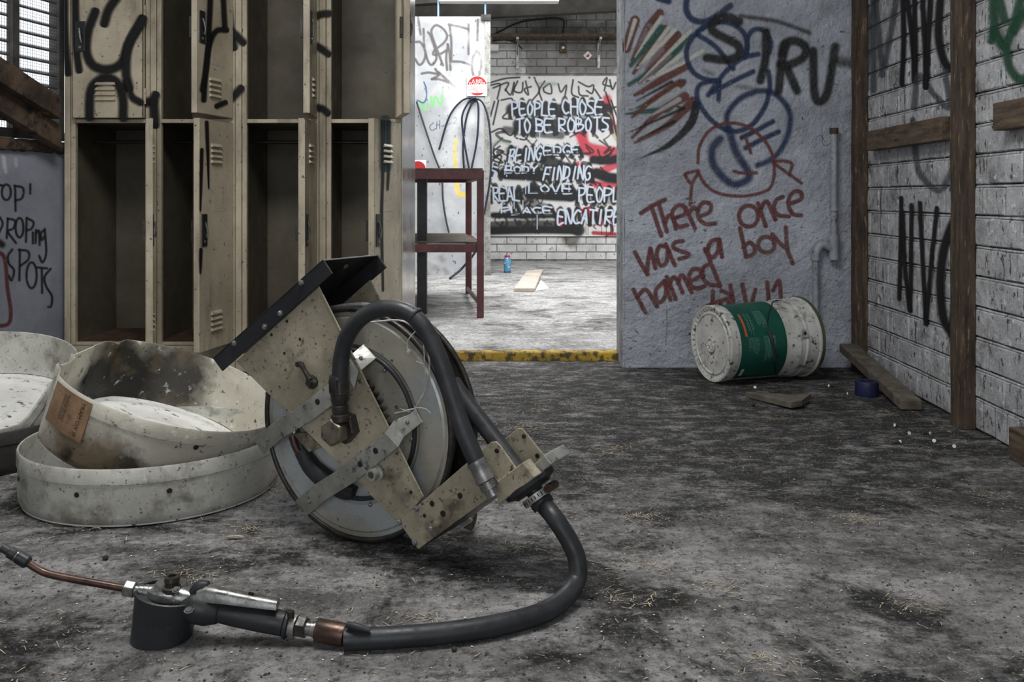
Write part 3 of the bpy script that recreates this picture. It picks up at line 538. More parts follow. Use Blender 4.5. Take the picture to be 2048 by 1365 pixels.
P.strokes([[(0,280),(22,285)],[(92,285),(95,440)],[(88,285),(142,300),(135,360),(95,377)],[(187,275),(186,312)],[(185,325),(186,332)],[(-2,480),(15,520),(-5,572)],[(47,490),(40,610)],[(45,488),(92,502),(80,550),(48,570),(98,640)],[(165,485),(160,632)],[(165,485),(207,510),(195,550),(165,562)],[(203,575),(203,642)],[(222,560),(220,640)],[(222,582),(240,565),(245,652)],[(272,560),(252,580),(256,620),(275,600)],[(275,553),(285,700),(262,760),(242,720)],
 [(75,680),(48,720),(55,770),(85,810),(70,872),(52,842)],[(122,680),(118,872)],[(115,683),(172,692),(175,740),(125,782)],[(230,792),(290,797)],[(258,800),(260,950)],[(312,800),(275,850),(285,910),(320,970),(315,1030),(298,1037)],[(-60,300),(-30,290),(-5,283)],[(-20,290),(-22,420)]], 5, BLK, L_, soft=1.2)
for e in ((38,325,28,48),(120,545,25,60),(195,840,32,80)): P.ell(*e, 5, BLK, L_, soft=1.2)
P.strokes([[(0,640),(12,650)]], 14, BLK, L_, soft=4)
P.strokes([[(-40,690),(25,730),(45,920),(65,1060),(50,1140),(-30,1158)]], 8, lin(92,46,46), L_, soft=1.4)
P.strokes([[(15,100),(25,170)],[(25,110),(35,200)],[(95,120),(100,160)]], 6, lin(205,205,208), L_, soft=3, alpha=.6)
P.sheet('painted_face', plane_fn(tuple(LO), tuple(LN)), M['left_panel'], wall_left, relief=0.002, nrm=tuple(LN))
rail = MB(); n = 40
for i in range(n):
    s0, s1 = i*0.02, (i+1)*0.02; q = []
    for s in (s0, s1):
        a = mnoise.noise(Vector((s*30, 1, 0))); b = mnoise.noise(Vector((s*45, 5, 0)))
        q += [lw(s, .895+b*.012, .004), lw(s, .90+b*.01, .022+a*.004), lw(s, .925+a*.008, .026+b*.005), lw(s, .943+a*.008, .012), lw(s, .94, -.08)]
    rail.add(q, [(j, j+1, j+6, j+5) for j in range(4)])
rt_ = rail.build('sill_rail', M['timber_dark'], wall_left, recalc=False, smooth=60)
win = struct(MB().add([lw(s, z, o) for s in (.0, .03) for z in (.95, 2.66) for o in (-.08, -.03)], [(0,1,3,2),(4,6,7,5),(0,4,5,1),(2,3,7,6),(0,2,6,4),(1,5,7,3)]).build('window_1', M['slat'], origin=(0, 0, 0)), 'louvred mesh-covered window letting in bright daylight above the low wall')
def bar(mb, s0, s1, z0, z1, o0, o1): return mb.add([lw(s, z, o) for s in (s0, s1) for z in (z0, z1) for o in (o0, o1)], [(0,1,3,2),(4,6,7,5),(0,4,5,1),(2,3,7,6),(0,2,6,4),(1,5,7,3)])
for s in (.265, .60, 1.2): bar(MB(), s, s+.035, .95, 2.66, -.05, -.02).build('mullion', M['slat'], win)
bar(MB(), 0, 1.6, .95, .985, -.08, -.02).build('window_frame', M['slat'], win)
z = 1.02
while z < 1.75:
    sl = MB(); sl.add([lw(0, z+.016, -.085), lw(1.5, z+.016, -.085), lw(1.5, z, -.045), lw(0, z, -.045), lw(0, z+.009, -.085), lw(1.5, z+.009, -.085), lw(1.5, z-.007, -.045), lw(0, z-.007, -.045)], [(0,1,2,3),(7,6,5,4),(0,4,5,1),(1,5,6,2),(2,6,7,3),(3,7,4,0)])
    sl.build('louvre_slat', M['slat'], win); z += .051
ms = MB()
for i in range(56): s = i*.0125; bar(ms, s, s+.0012, .97, 1.72, -.038, -.0372)
for i in range(60): z = .97+i*.0125; bar(ms, 0, .7, z, z+.0012, -.0385, -.0377)
tag(ms.build('wire_mesh', M['slat'], win), kind='stuff')
struct(bar(MB(), 1.6, 6.4, .93, 2.68, -.1, 0).build('wall_left_upper', M['whitewall']), 'upper side wall to the left of the camera')
struct(bar(MB(), 0, 1.6, 1.76, 2.68, -.1, -.03).build('wall_left_lintel', M['whitewall']), 'wall above the louvred window')

# ------------------------------------------------------------------ posts, blocks, pipe
def post(name, s0, s1, out, z1, label):
    mb = MB(); n = 26; q = []
    for i in range(n+1):
        z = z1*i/n; w1 = mnoise.noise(Vector((z*4, s0*9, 1)))*.003; w2 = mnoise.noise(Vector((z*5, s0*7, 4)))*.003
        q += [rw(s0+w1, z, .001), rw(s0+w1, z, out+w2), rw(s1+w1, z, out+w2), rw(s1+w1, z, .001)]
    fs = []
    for i in range(n):
        for j in range(4): a, b = i*4+j, i*4+(j+1) % 4; fs.append((a, b, b+4, a+4))
    mb.add(q, fs+[(3, 2, 1, 0), (n*4, n*4+1, n*4+2, n*4+3)])
    return tag(mb.build(name, M['timber'], bevel=.003), label, 'post', 'rough timber posts on the brick wall')
post('timber_post', 0.045, 0.10, 0.052, 2.6, 'dark rough-sawn timber post in the corner behind the pail')
post('timber_post', 0.965, 1.045, 0.045, 2.6, 'brown timber post on the brick wall, nearest the camera')
def block(u0, u1, v0, v1, out, label, base=None):
    a = rpx(u0, (v0+v1)/2, out); b = rpx(u1, (v0+v1)/2, out); s0 = (a-RO).dot(RT); s1 = (b-RO).dot(RT)
    z1 = rpx(u0, v0, out).z; z0 = rpx(u0, v1, out).z
    mb = MB(); mb.add([rw(s, z, o) for s in (s0, s1) for z in (z0, z1) for o in (.003, out)], [(0,1,3,2),(4,6,7,5),(0,4,5,1),(2,3,7,6),(0,2,6,4),(1,5,7,3)])
    return tag(mb.build('timber_block', M['timber_h'], bevel=.003), label, 'wood block', 'timber blocks fixed to the brick wall')
block(1733, 1882, 263, 302, 0.045, 'brown timber block fixed to the brick wall between the two posts')
block(1985, 2120, 207, 262, 0.045, 'brown timber block fixed high on the brick wall right of the near post')
bb = rpx(2020, 930, .05); s0 = (bb-RO).dot(RT)
tag(MB().add([rw(s, z, o) for s in (s0, s0+.30) for z in (.0, .088) for o in (.006, .055)], [(0,1,3,2),(4,6,7,5),(0,4,5,1),(2,3,7,6),(0,2,6,4),(1,5,7,3)]).build('timber_block', M['timber_h'], bevel=.004), 'timber offcut standing on the floor against the foot of the brick wall', 'wood block')
pd = DP-0.03
pt = thing('drain_pipe', at(1640, 736, pd), 'grey painted pipe with offset elbow running down the rendered partition', 'pipe')
MB().tube([at(1668, 262, pd), at(1668, 480, pd)], .0135, 12, 2, False).build('upper_pipe', M['pipe'], pt, smooth=50)
MB().tube([at(1668, 470, pd), at(1668, 520, pd)], .021, 12, 2, False).build('tee_fitting', M['pipe'], pt, smooth=50)
MB().tube([at(1668, 500, pd), at(1645, 490, pd), at(1632, 505, pd), at(1631, 522, pd)], .0175, 12, 5).build('elbow', M['pipe'], pt, smooth=50)
MB().tube([at(1631, 520, pd), at(1633, 742, pd)], .0125, 12, 2, False).build('lower_pipe', M['pipe'], pt, smooth=50)
for v in (420, 519): MB().lathe([(.018, -.004), (.019, 0), (.018, .004)], at(1668 if v == 420 else 1631, v, pd), (0, 0, 1), 12).build('collar', M['pipe'], pt)
MB().lathe([(.018, -.012), (.018, .012)], at(1668, 262, pd), (0, 0, 1), 10).build('rusty_cap', M['timber_dark'], pt)
for i, (pa, pb) in enumerate((((0, 112), (122, 193)), ((0, 168), (122, 250)))):      # sloping timbers in front of the louvres
    o = .13-.045*i; h1 = 46 if i == 0 else 48; t = (pb[1]-pa[1])/122.
    pts = [(-420, pa[1]-420*t), (124, pb[1]+2*t), (124, pb[1]+h1), (-420, pa[1]-420*t+h1*1.6)]
    tag(MB().prism([lpx(u, v, o) for u, v in pts], LN, .05).build('sloping_timber', M['timber_dark'], bevel=.004),
        ('upper dark rough timber sloping down towards the lockers, below the louvres', 'lower dark rough timber sloping down just above the rotten sill rail')[i], 'timber', 'sloping timbers by the louvred window')

# ------------------------------------------------------------------ lockers
def frx(u): return (u-UC)/F*DL
def build_locker(u0, uo0, uo1, u1, label, th_low, th_up, seed):
    x0, a, b, x1 = frx(u0), frx(uo0), frx(uo1), frx(u1); yb = DL+.5; H = 1.93; zb, zm0, zm1, zt = .118, 1.020, 1.036, 1.90
    t = thing('locker', ((x0+x1)/2, DL, 0), label, 'locker', 'row of two-tier steel lockers')
    MB().box((x0+.0006, DL+.002, .0), (x0+.0018, yb, H)).build('side_panel', M['cream_shade'], t)
    MB().box((x1-.0018, DL+.002, .0), (x1-.0006, yb, H)).build('side_panel', M['cream_shade'] if u1 != 805 else M['silver_side'], t)
    MB().box((x0+.002, yb-.002, 0.1), (x1-.002, yb, H)).build('back_panel', M['cream_shade'], t)
    MB().box((x0+.002, DL+.004, zb-.014), (x1-.002, yb-.003, zb-.011)).build('bottom_shelf', M['locker_floor'], t)
    MB().box((x0+.002, DL+.004, zm0+.004), (x1-.002, yb-.003, zm0+.007)).build('middle_shelf', M['cream_shade'], t)
    MB().box((x0+.002, DL+.004, 1.905), (x1-.002, yb-.003, 1.92)).build('top_panel', M['cream_shade'], t)
    MB().box((x0+.001, DL+.004, 0), (x1-.001, DL+.012, zb-.012)).build('plinth', M['cream'], t, bevel=.001)
    MB().box((x0+.001, DL, 0.0), (x0+(a-x0)*.55, DL+.024, H)).build('stile', M['cream'], t, bevel=.002)
    MB().box((x0+(a-x0)*.55+.002, DL+.003, zb-.012), (a, DL+.026, H)).build('door_stop', M['cream'], t, bevel=.002)
    MB().box((b, DL, 0.0), (x1-.001, DL+.024, H)).build('stile', M['cream'], t, bevel=.002)
    for z0, z1 in ((zb-.012, zb), (zm0, zm1), (zt, H)):
        MB().box((a+.0005, DL+.002, z0), (b-.0005, DL+.024, z1)).build('rail', M['cream'], t, bevel=.0015)
    MB().tube([Vector((x0+.004, DL+.25, .955)), Vector((x1-.004, DL+.25, .955))], .008, 10, 2, False).build('hanging_rod', M['blackmetal'], t)
    W = b-a-.004
    for tier, (z0, z1, th) in enumerate(((zb+.002, zm0-.002, th_low), (zm1+.002, zt-.002, th_up))):
        Mx = Matrix.Translation((b-.001, DL-.001, 0)) @ Matrix.Rotation(math.radians(th), 4, 'Z')
        TT = .026
        def bx(mb, lo, hi): return mb.box(lo, hi, Mx)
        dm = MB(); bx(dm, (-W, -TT, z0), (0, -TT+.0015, z1))
        for lo, hi in (((-W, -TT, z0), (-W+.0015, 0, z1)), ((-.0015, -TT, z0), (0, 0, z1)), ((-W, -TT, z0), (0, 0, z0+.0015)), ((-W, -TT, z1-.0015), (0, 0, z1)), ((-W, -.0015, z0), (-W+.016, 0, z1)), ((-.016, -.0015, z0), (0, 0, z1))): bx(dm, lo, hi)
        d = dm.build('door', M['cream'], t)
        n = (Mx.to_3x3() @ Vector((0, -1, 0)))
        for zc in ((z0+.10, z1-.14) if tier == 0 else (z0+.10, z1-.12)):
            for k in range(4):
                zz = zc+k*.021-.03; cx = -W*.53; hw = .042; lv = MB()
                q = [(cx-hw, -TT, zz), (cx+hw, -TT, zz), (cx+hw, -TT-.010, zz+.002), (cx-hw, -TT-.010, zz+.002), (cx-hw+.003, -TT-.0085, zz+.006), (cx+hw-.003, -TT-.0085, zz+.006), (cx+hw-.004, -TT, zz+.015), (cx-hw+.004, -TT, zz+.015)]
                lv.add([Mx @ Vector(p) for p in q], [(0, 1, 2, 3), (3, 2, 5, 4), (4, 5, 6, 7), (0, 3, 4, 7), (1, 6, 5, 2)])
                lv.build('louvre', M['cream'], d)
        hz = z0+.405 if tier == 0 else z0+.27
        bx(MB(), (-W+.012, -TT-.004, hz), (-W+.052, -TT+.0005, hz+.125)).build('handle_plate', M['blackmetal'], d, bevel=.002)
        MB().tube([Mx @ Vector((-W+.030, -TT-.006, hz+.095)), Mx @ Vector((-W+.036, -TT-.012, hz+.06)), Mx @ Vector((-W+.040, -TT-.007, hz+.035))], .004, 8, 4).build('lever', M['castalloy'], d, smooth=50)
        MB().lathe([(.006, 0), (.006, .002), (.003, .0022)], Mx @ Vector((-W+.032, -TT-.004, hz+.018)), n, 12).build('lock', M['castalloy'], d)
        bx(MB(), (-W+.004, .001, hz+.02), (-W+.02, .012, hz+.10)).build('latch', M['darkmetal'], d)
        bx(MB(), (-W*.62, -TT-.0006, z1-.36 if tier == 0 else z0+.2), (-W*.28, -TT+.0001, z1-.30 if tier == 0 else z0+.24)).build('card_holder', M['cream'], d)
        for hzz in (z0+.09, (z0+z1)/2, z1-.13):
            MB().lathe([(.0045, -.032), (.0045, -.0105), (.003, -.010), (.0045, -.0095), (.0045, .0095), (.003, .010), (.0045, .0105), (.0045, .032)], Mx @ Vector((.0035, -.012, hzz)), (0, 0, 1), 8).build('hinge', M['cream'], d)
    return t, a, b, x0, x1
build_locker(128, 150, 291, 300, 'leftmost locker, its upper door shut and lower door flung wide open', 112, 0, 1)
build_locker(300, 322, 455, 470, 'second locker from the left, both doors half open showing louvres and a black handle', 80, 78, 2)
build_locker(470, 493, 622, 638, 'third locker from the left, both narrow doors swung straight out', 92, 96, 3)
build_locker(638, 662, 791, 805, 'rightmost locker beside the opening, lower door streaked with teal and black drips', 74, 104, 4)
lk = [o for o in COL.objects if o.name.startswith('locker') and o.type == 'EMPTY']
lf = lambda u, v: onplane(u, v, (0, DL-.0275, 0), Vector((0, 1, 0)))
C1 = lambda L: [[(x/3.412, y/3.412) for x, y in p] for p in L]
NY = Vector((0, -1, 0))
ribbon(C1([[(830,-60),(745,60),(712,160)],[(650,80),(600,220),(592,360),(640,450),(740,475),(830,430),(880,300),(975,130)],[(975,130),(880,300),(860,480),(880,600)],[(610,800),(620,620),(680,545),(750,535),(810,580),(840,680),(840,805)]]), 15, lf, NY, 'graffiti_loop', M['spray_black'], lk[0])
ribbon(C1([[(515,-40),(520,300),(540,480)],[(860,560),(900,660),(960,700)]]), 12, lf, NY, 'graffiti_loop', M['spray_black'], lk[0], .0015)
lf0 = lambda u, v: onplane(u, v, (0, DL-.0005, 0), Vector((0, 1, 0)))
ribbon(C1([[(1000,700),(1040,690),(1062,650)],[(1050,700),(1058,850)]]), 15, lf0, NY, 'graffiti_loop', M['spray_black'], lk[0])
ribbon(C1([[(440,-40),(445,250),(465,500)]]), 12, lf0, NY, 'graffiti_loop', M['spray_black'], lk[0], .0015)
A3 = lambda L: [[(450+x/3.9, y/3.9) for x, y in p] for p in L]
ribbon(A3([[(20,-40),(40,200),(70,370)],[(-20,240),(60,255),(140,330)],[(-10,820),(60,760),(125,690)]]), 13, lf0, NY, 'graffiti_loop', M['spray_black'], lk[1])
ribbon(A3([[(680,150),(740,115),(810,105)],[(690,345),(750,380),(805,420)],[(690,835),(760,850),(800,880)]]), 12, lf0, NY, 'graffiti_loop', M['spray_black'], lk[2])
def door_fn(uh, th):                                    # the outer face of a door swung open about its hinge
    b = frx(uh); n = Vector((math.sin(math.radians(th)), -math.cos(math.radians(th)), 0)); p = Vector((b-.001, DL-.001, 0))+n*.0268
    return (lambda u, v: onplane(u, v, p, n)), n
f2, n2 = door_fn(455, 78); f3, n3 = door_fn(455, 80); f4, n4 = door_fn(791, 74)
ribbon([[(446,-10),(449,50),(449,58)],[(453,60),(432,62),(418,90),(411,140),(407,200)],[(420,0),(414,120),(404,180)],[(433,212),(450,205)]], 9, f2, n2, 'graffiti_loop', M['spray_black'], lk[1])
ribbon([[(413,245),(415,300),(417,375)],[(403,300),(400,420)],[(401,500),(400,545)]], 7, f3, n3, 'paint_drip', M['spray_black'], lk[1], taper=(1, .8, .2))
M['spray_teal'] = spray_mat('teal_spray_paint', lin(36, 70, 74), .9)
ribbon([[(766,243),(766,330),(763,440),(766,580)],[(777,243),(777,330),(775,378)]], 7, f4, n4, 'paint_drip', M['spray_black'], lk[3], taper=(1, .7, .7, .4))
ribbon([[(770,240),(771,290),(771,335)]], 17, f4, n4, 'paint_drip', M['spray_teal'], lk[3], .0006)

# ------------------------------------------------------------------ far room contents
Y1 = Vector((0, 1, 0))
fp = thing('graffiti_board', at(1105, 472, DF-.03), 'large white board on the far wall crowded with black, white and red graffiti writing', 'board')
bd = DF-.03
P = Painter(979, 1262, 152, 473, 0.8); B_ = (970, 130, 3.689); A_ = (820, 0, 3.791)
BK = lin(28, 28, 31); WB = lin(214, 226, 242); RD = lin(168, 36, 50); RDp = lin(206, 66, 84)
P.strokes([[(680,460),(640,440),(700,520),(760,640),(990,700)],[(720,480),(760,600),(980,640)],[(900,250),(920,420),(1010,560)]], 18, RDp, B_, soft=4)
P.strokes([[(690,740),(800,800),(1000,720)],[(800,880),(1000,900)]], 16, RDp, B_, soft=3)
for x0, y0, x1, y1, w_, a in ((200,330,900,330,26,.8),(250,440,900,430,26,.8),(150,480,560,520,16,.7),(200,640,420,680,24,.75),(430,620,700,640,14,.6),(430,690,760,830,26,.8),(150,800,420,820,26,.85),(330,940,640,960,28,.85),(60,960,240,980,18,.5),(60,1110,520,1110,13,.9),(40,1180,500,1170,14,.75),(40,1225,680,1220,18,.85),(560,1150,690,1220,26,.8),(700,960,960,1000,20,.5),(800,700,990,690,18,.85),(820,800,990,840,22,.9),(250,1000,480,1060,16,.6)):
    P.strokes([[(x0,y0),((x0+x1)/2,(y0+y1)/2+rng.uniform(-12,12)),(x1,y1)]], w_, BK, B_, soft=3.5, alpha=min(1, a*1.2))
for _ in range(80):                                      # tangled black tags and scrawl behind the lettering
    x, y = rng.uniform(40, 960), rng.uniform(500, 1200); pts = [(x, y)]
    for _k in range(3): pts.append((pts[-1][0]+rng.uniform(-60, 60), pts[-1][1]+rng.uniform(-50, 60)))
    P.strokes([pts], rng.uniform(2, 6), BK, B_, soft=1.2, alpha=.85)
P.strokes([[(40,150),(110,140),(100,210),(90,250)],[(40,130),(150,100),(255,92)],[(60,170),(170,130),(150,190)],[(150,180),(190,220),(215,130),(205,220)],[(240,120),(215,190),(270,200),(280,130)],[(300,120),(320,220),(290,180),(340,160)],[(370,110),(400,190),(350,260)],[(440,120),(400,190),(420,260)],[(430,170),(480,140),(490,210),(440,200),(430,170)],[(540,140),(560,200),(600,150),(590,230)],[(650,110),(640,210),(690,240)],[(690,160),(700,220),(760,230)],[(690,125),(760,160),(800,150),(790,210),(750,190)],[(810,180),(850,240)],[(880,190),(900,95),(870,140),(930,160)],[(920,110),(940,180),(965,130)],[(325,92),(330,95)],[(362,94),(368,98)],
 [(70,270),(40,380)],[(100,260),(60,440)],[(120,260),(200,250),(180,330),(130,390),(200,400)],[(40,500),(120,470),(190,520),(250,430)],[(230,540),(300,550),(320,480)],[(70,620),(130,640),(60,700),(130,720),(60,650),(110,600)],[(50,680),(120,670),(100,740)],[(890,200),(940,360),(970,520)],[(930,260),(980,400)],[(900,330),(1000,300)]], 3.6, BK, B_, soft=1.1)
P.strokes([[(60,590),(120,560),(190,600),(160,620)],[(400,140),(520,140)]], 7, lin(110,140,110), B_, soft=3, alpha=.5)
P.strokes([[(940,470),(960,540)],[(910,360),(930,470)]], 5, lin(180,215,170), B_, soft=2, alpha=.8)
ww = dict(soft=.9)
word(P, 'PEOPLE', 200, 275, 530, 370, B_, 3.5, WB, **ww); word(P, 'CHOSE', 570, 262, 880, 362, B_, 3.5, WB, **ww)
word(P, 'TO', 235, 400, 345, 500, B_, 3.5, WB, **ww); word(P, 'BE', 378, 400, 508, 490, B_, 3.5, WB, **ww); word(P, 'ROBOTS', 545, 395, 930, 490, B_, 3.5, WB, rise=10, **ww)
word(P, 'BEING', 180, 625, 430, 720, B_, 3.5, WB, rise=25, slant=12, **ww); word(P, 'EDGE', 440, 598, 710, 660, B_, 3.3, WB, **ww)
word(P, 'BODY', 150, 745, 400, 800, B_, 3.3, WB, **ww); word(P, 'S', 45, 750, 110, 830, B_, 3.3, WB, **ww); word(P, 'FINDING', 440, 755, 790, 850, B_, 3.4, WB, rise=8, slant=14, **ww)
word(P, 'REAL', 60, 905, 270, 1000, B_, 3.3, WB, **ww); word(P, 'LOVE', 325, 885, 660, 945, B_, 3.3, WB, **ww); word(P, 'PEOPLE', 690, 905, 1080, 1010, B_, 3.4, WB, **ww)
word(P, 'PLACE', 120, 1050, 510, 1100, B_, 3.3, WB, **ww)
P.strokes([[(700,1090),(760,1060),(800,1110),(960,1090)],[(760,1100),(780,1180)],[(830,1090),(850,1180),(900,1100),(950,1180)],[(540,1070),(560,1180)],[(800,1240),(960,1250)]], 8, RD, B_, soft=2)
word(P, 'ENCATIRE', 540, 1070, 1010, 1170, B_, 3.8, WB, slant=12, **ww)
for x in (280, 404, 505, 640, 690, 160, 215, 290, 620, 700, 250, 300, 385, 740): y = rng.choice((370, 490, 720, 850, 1000, 1110)); P.strokes([[(x,y),(x,y+rng.uniform(30,110))]], 1.6, WB, B_, soft=.7)
for x in (760, 860, 895, 925, 940, 745): P.strokes([[(x,1160),(x,1255)]], 1.2, BK, B_, soft=.6)
for x0, y0, x1 in ((150,790,380),(150,806,390),(330,940,640),(330,960,635),(80,1100,510),(440,655,690),(445,672,600)): P.strokes([[(x0,y0),(x1,y0+3)]], 2.6, BK if y0 % 4 else lin(30,30,32), B_, soft=.8)
MB().box((at(979,0,bd).x, bd+.0005, at(0,473,bd).z), (at(1262,0,bd).x, bd+.016, at(0,152,bd).z)).build('backing_board', M['board_plain'], fp)
P.sheet('painted_face', plane_fn((0, bd, 0), (0, 1, 0)), M['board'], fp)

pn = thing('standing_screen', at(905, 551, DN), 'freestanding white panel with draped hoses and grey marker tags in the far room', 'panel')
P = Painter(820, 976, 33, 550, 1.0); G_ = (820, 0, 5.935); GY = lin(84, 78, 76)
P.strokes([[(95,205),(125,410)],[(160,345),(170,560),(185,640),(160,730),(110,770),(60,700)],[(70,500),(120,500),(165,560)],[(185,640),(220,740),(260,770),(305,720),(310,640),(250,440),(215,385)],[(390,775),(310,560),(255,400),(270,330),(320,300),(400,350),(440,430),(400,510),(290,600),(280,650),(360,640),(430,600)],[(450,530),(430,680),(440,830)],[(450,530),(470,640),(480,830)],[(470,290),(490,500),(490,730)],[(460,290),(560,310),(690,345)],[(695,290),(695,640)],[(490,730),(600,735),(710,770)],[(805,235),(800,480)],[(795,600),(750,680),(735,800),(755,900)],[(795,600),(835,660),(845,780),(820,910)],[(140,875),(220,862),(330,880)],[(300,820),(340,890),(260,940)],[(340,860),(440,950),(585,1075)],[(260,940),(360,945),(450,975)]], 5, GY, G_, soft=.9, alpha=.9)
P.strokes([[(390,1080),(365,1250),(300,1150),(265,1270),(250,1150)],[(120,1200),(160,1300),(210,1290)],[(130,1250),(200,1230)]], 4.5, lin(120,190,120), G_, soft=.9)
P.strokes([[(165,975),(190,1040)],[(190,1040),(195,1150),(160,1220),(85,1190)]], 3, lin(40,80,130), G_, soft=.8)
P.strokes([[(180,930),(150,960),(165,990),(195,975)],[(205,925),(200,980)],[(225,915),(225,975)],[(205,950),(225,945)],[(240,960),(330,930)],[(330,900),(345,890),(350,915),(330,940),(355,935)]], 1.6, lin(40,60,100), A_, soft=.6)
P.strokes([[(345,1060),(340,1180),(345,1280),(340,1340)]], 7, lin(214,184,70), A_, soft=1)
P.stroke([(912, 350), (914, 375), (918, 388), (928, 390)], 9, lin(220, 190, 72), soft=1.5)
for _ in range(110):
    u, v = rng.uniform(834, 974), rng.uniform(40, 550); P.stroke([(u, v), (u+rng.uniform(-1, 1), v+rng.uniform(0, 4))], rng.uniform(.8, 2.4), BLK, soft=.6, alpha=.85)
for u, v in ((882, 515), (872, 535), (890, 540), (850, 545), (862, 530)): P.stroke([(u, v), (u+4, v+6)], 10, lin(95, 93, 90), soft=6, alpha=.5)
MB().box((-1.9, DN+.0005, FZ), (at(976,0,DN).x, DN+.05, at(0,33,DN).z)).build('panel_core', M['panel_plain'], pn)
P.sheet('painted_face', plane_fn((0, DN, 0), (0, 1, 0)), M['panel'], pn)
MB().box((at(970,0,DN).x, DN-.012, at(0,551,DN).z), (at(981,0,DN).x, DN-.001, at(0,33,DN).z)).build('edge_strip', M['strap'], pn)
MB().box((at(962,0,DN).x, DN-.03, at(0,42,DN).z), (at(982,0,DN).x, DN-.013, at(0,30,DN).z)).build('top_bracket', M['darkmetal'], pn)
sg = thing('extinguisher_sign', at(954, 192, DN-.013), 'square white sign with a red-banded circle reading powder, on the white panel', 'sign'); sd = DN-.013
MB().box((at(934,0,sd).x, sd-.002, at(0,192,sd).z), (at(974,0,sd).x, sd, at(0,152,sd).z)).build('sign_plate', M['sign_white'], sg)
cc = at(954.5, 172, sd-.0025); R_ = .082
def disc_band(z0, z1, name):
    pts = [(math.cos(t)*R_, math.sin(t)*R_) for t in np.linspace(0, 2*math.pi, 72)]; lo = [p for p in pts if z0 <= p[1] <= z1]; lo.sort(key=lambda p: math.atan2(p[1]-(z0+z1)/2, p[0]))
    MB().prism([cc+Vector((x, 0, y)) for x, y in lo], (0, -1, 0), .0008).build(name, M['sign_red'], sg)
disc_band(.008, .0821, 'red_band'); disc_band(-.0821, -.058, 'red_band')
MB().tube([cc+Vector((math.cos(t)*R_, 0, math.sin(t)*R_)) for t in np.linspace(0, 2*math.pi, 40, endpoint=False)], .0012, 6, 1, False, closed=True).build('red_ring', M['sign_red'], sg)
X1, Z1 = Vector((1, 0, 0)), Vector((0, 0, 1))
text_part('A B(E)', .034, cc+Vector((0, -.0015, .044)), X1, Z1, M['sign_white'], 'lettering', sg); text_part('POWDER', .034, cc+Vector((0, -.0015, .018)), X1, Z1, M['sign_white'], 'lettering', sg)
for i, tx in enumerate(('FOR USE ON WOOD', 'PAPER TEXTILES', 'FLAMMABLE LIQUIDS', 'FIRES')): text_part(tx, .014, cc+Vector((0, -.0015, -.006-.014*i)), X1, Z1, M['sign_red'], 'lettering', sg)
s2 = thing('red_sign', at(836, 352, sd), 'round red sign partly hidden behind the maroon bench', 'sign'); 
MB().box((at(824,0,sd).x, sd-.002, at(0,352,sd).z), (at(852,0,sd).x, sd, at(0,320,sd).z)).build('sign_plate', M['sign_white'], s2)
MB().lathe([(.066, 0), (.066, .0015)], at(836, 338, sd-.002), (0, -1, 0), 40).build('red_disc', M['sign_red'], s2)
hk = at(945, 194, DN-.02)
MB_h = MB().box((hk.x-.03, DN-.03, hk.z-.05), (hk.x+.03, DN-.013, hk.z+.005)); 
tag(MB_h.build('hose_hook', M['darkmetal'], bevel=.003), 'small steel hook under the powder sign holding the draped hoses', 'hook')
hoses = ([(878,300),(898,235),(922,203),(945,195),(948,200),(940,215),(932,240),(926,290),(928,338)], [(938,338),(928,280),(924,235),(935,208),(945,197),(954,203),(957,225),(954,280),(943,338)], [(948,196),(965,205),(977,240),(982,300),(980,360),(968,430)])
for i, h in enumerate(hoses):
    tag(MB().tube([at(u, v, DN-.028-.012*i) for u, v in h], .0085, 8, 6).build('air_hose', M['navyhose'] if i != 1 else M['navyhose'], smooth=60), ('navy hose draped from the hook in a wide arch over the white panel', 'navy hose hung from the hook in a narrow double loop', 'navy hose hanging from the hook past the right edge of the white panel')[i], 'hose', 'hoses on the white panel')
tag(MB().tube([at(u, v, DN-.03) for u, v in ((833,203),(852,262),(868,310),(883,352),(886,400),(892,440),(898,466))], .008, 8, 6).build('cable', M['greyhose'], smooth=60), 'dark cable slanting down across the white panel behind the bench', 'cable')
tag(MB().tube([atz(u, v, FZ+.012) if v > 550 else at(u, v, DN-.2) for u, v in ((962,480),(950,505),(932,528),(918,543),(900,557))], .010, 8, 6).build('hose_end', M['navyhose'], smooth=60), 'loose blue hose end trailing onto the far floor below the bench', 'hose')
# hanging light fitting above the panel
lt = thing('light_fitting', at(998, 4, DN+.02), 'white batten light fitting carried on two pale blue rods above the white panel', 'lamp')
MB().box((at(878,0,DN).x, DN-.03, at(0,4,DN).z), (at(1118,0,DN).x, DN+.09, at(0,-14,DN).z)).build('housing', M['sign_white'], lt, bevel=.008)
for u in (876.5, 970.5): MB().tube([at(u, 33, DN+.02), at(u, 4 if u > 900 else -10, DN+.02)], .0085, 10, 2, False).build('rod', M['skyblue'], lt)
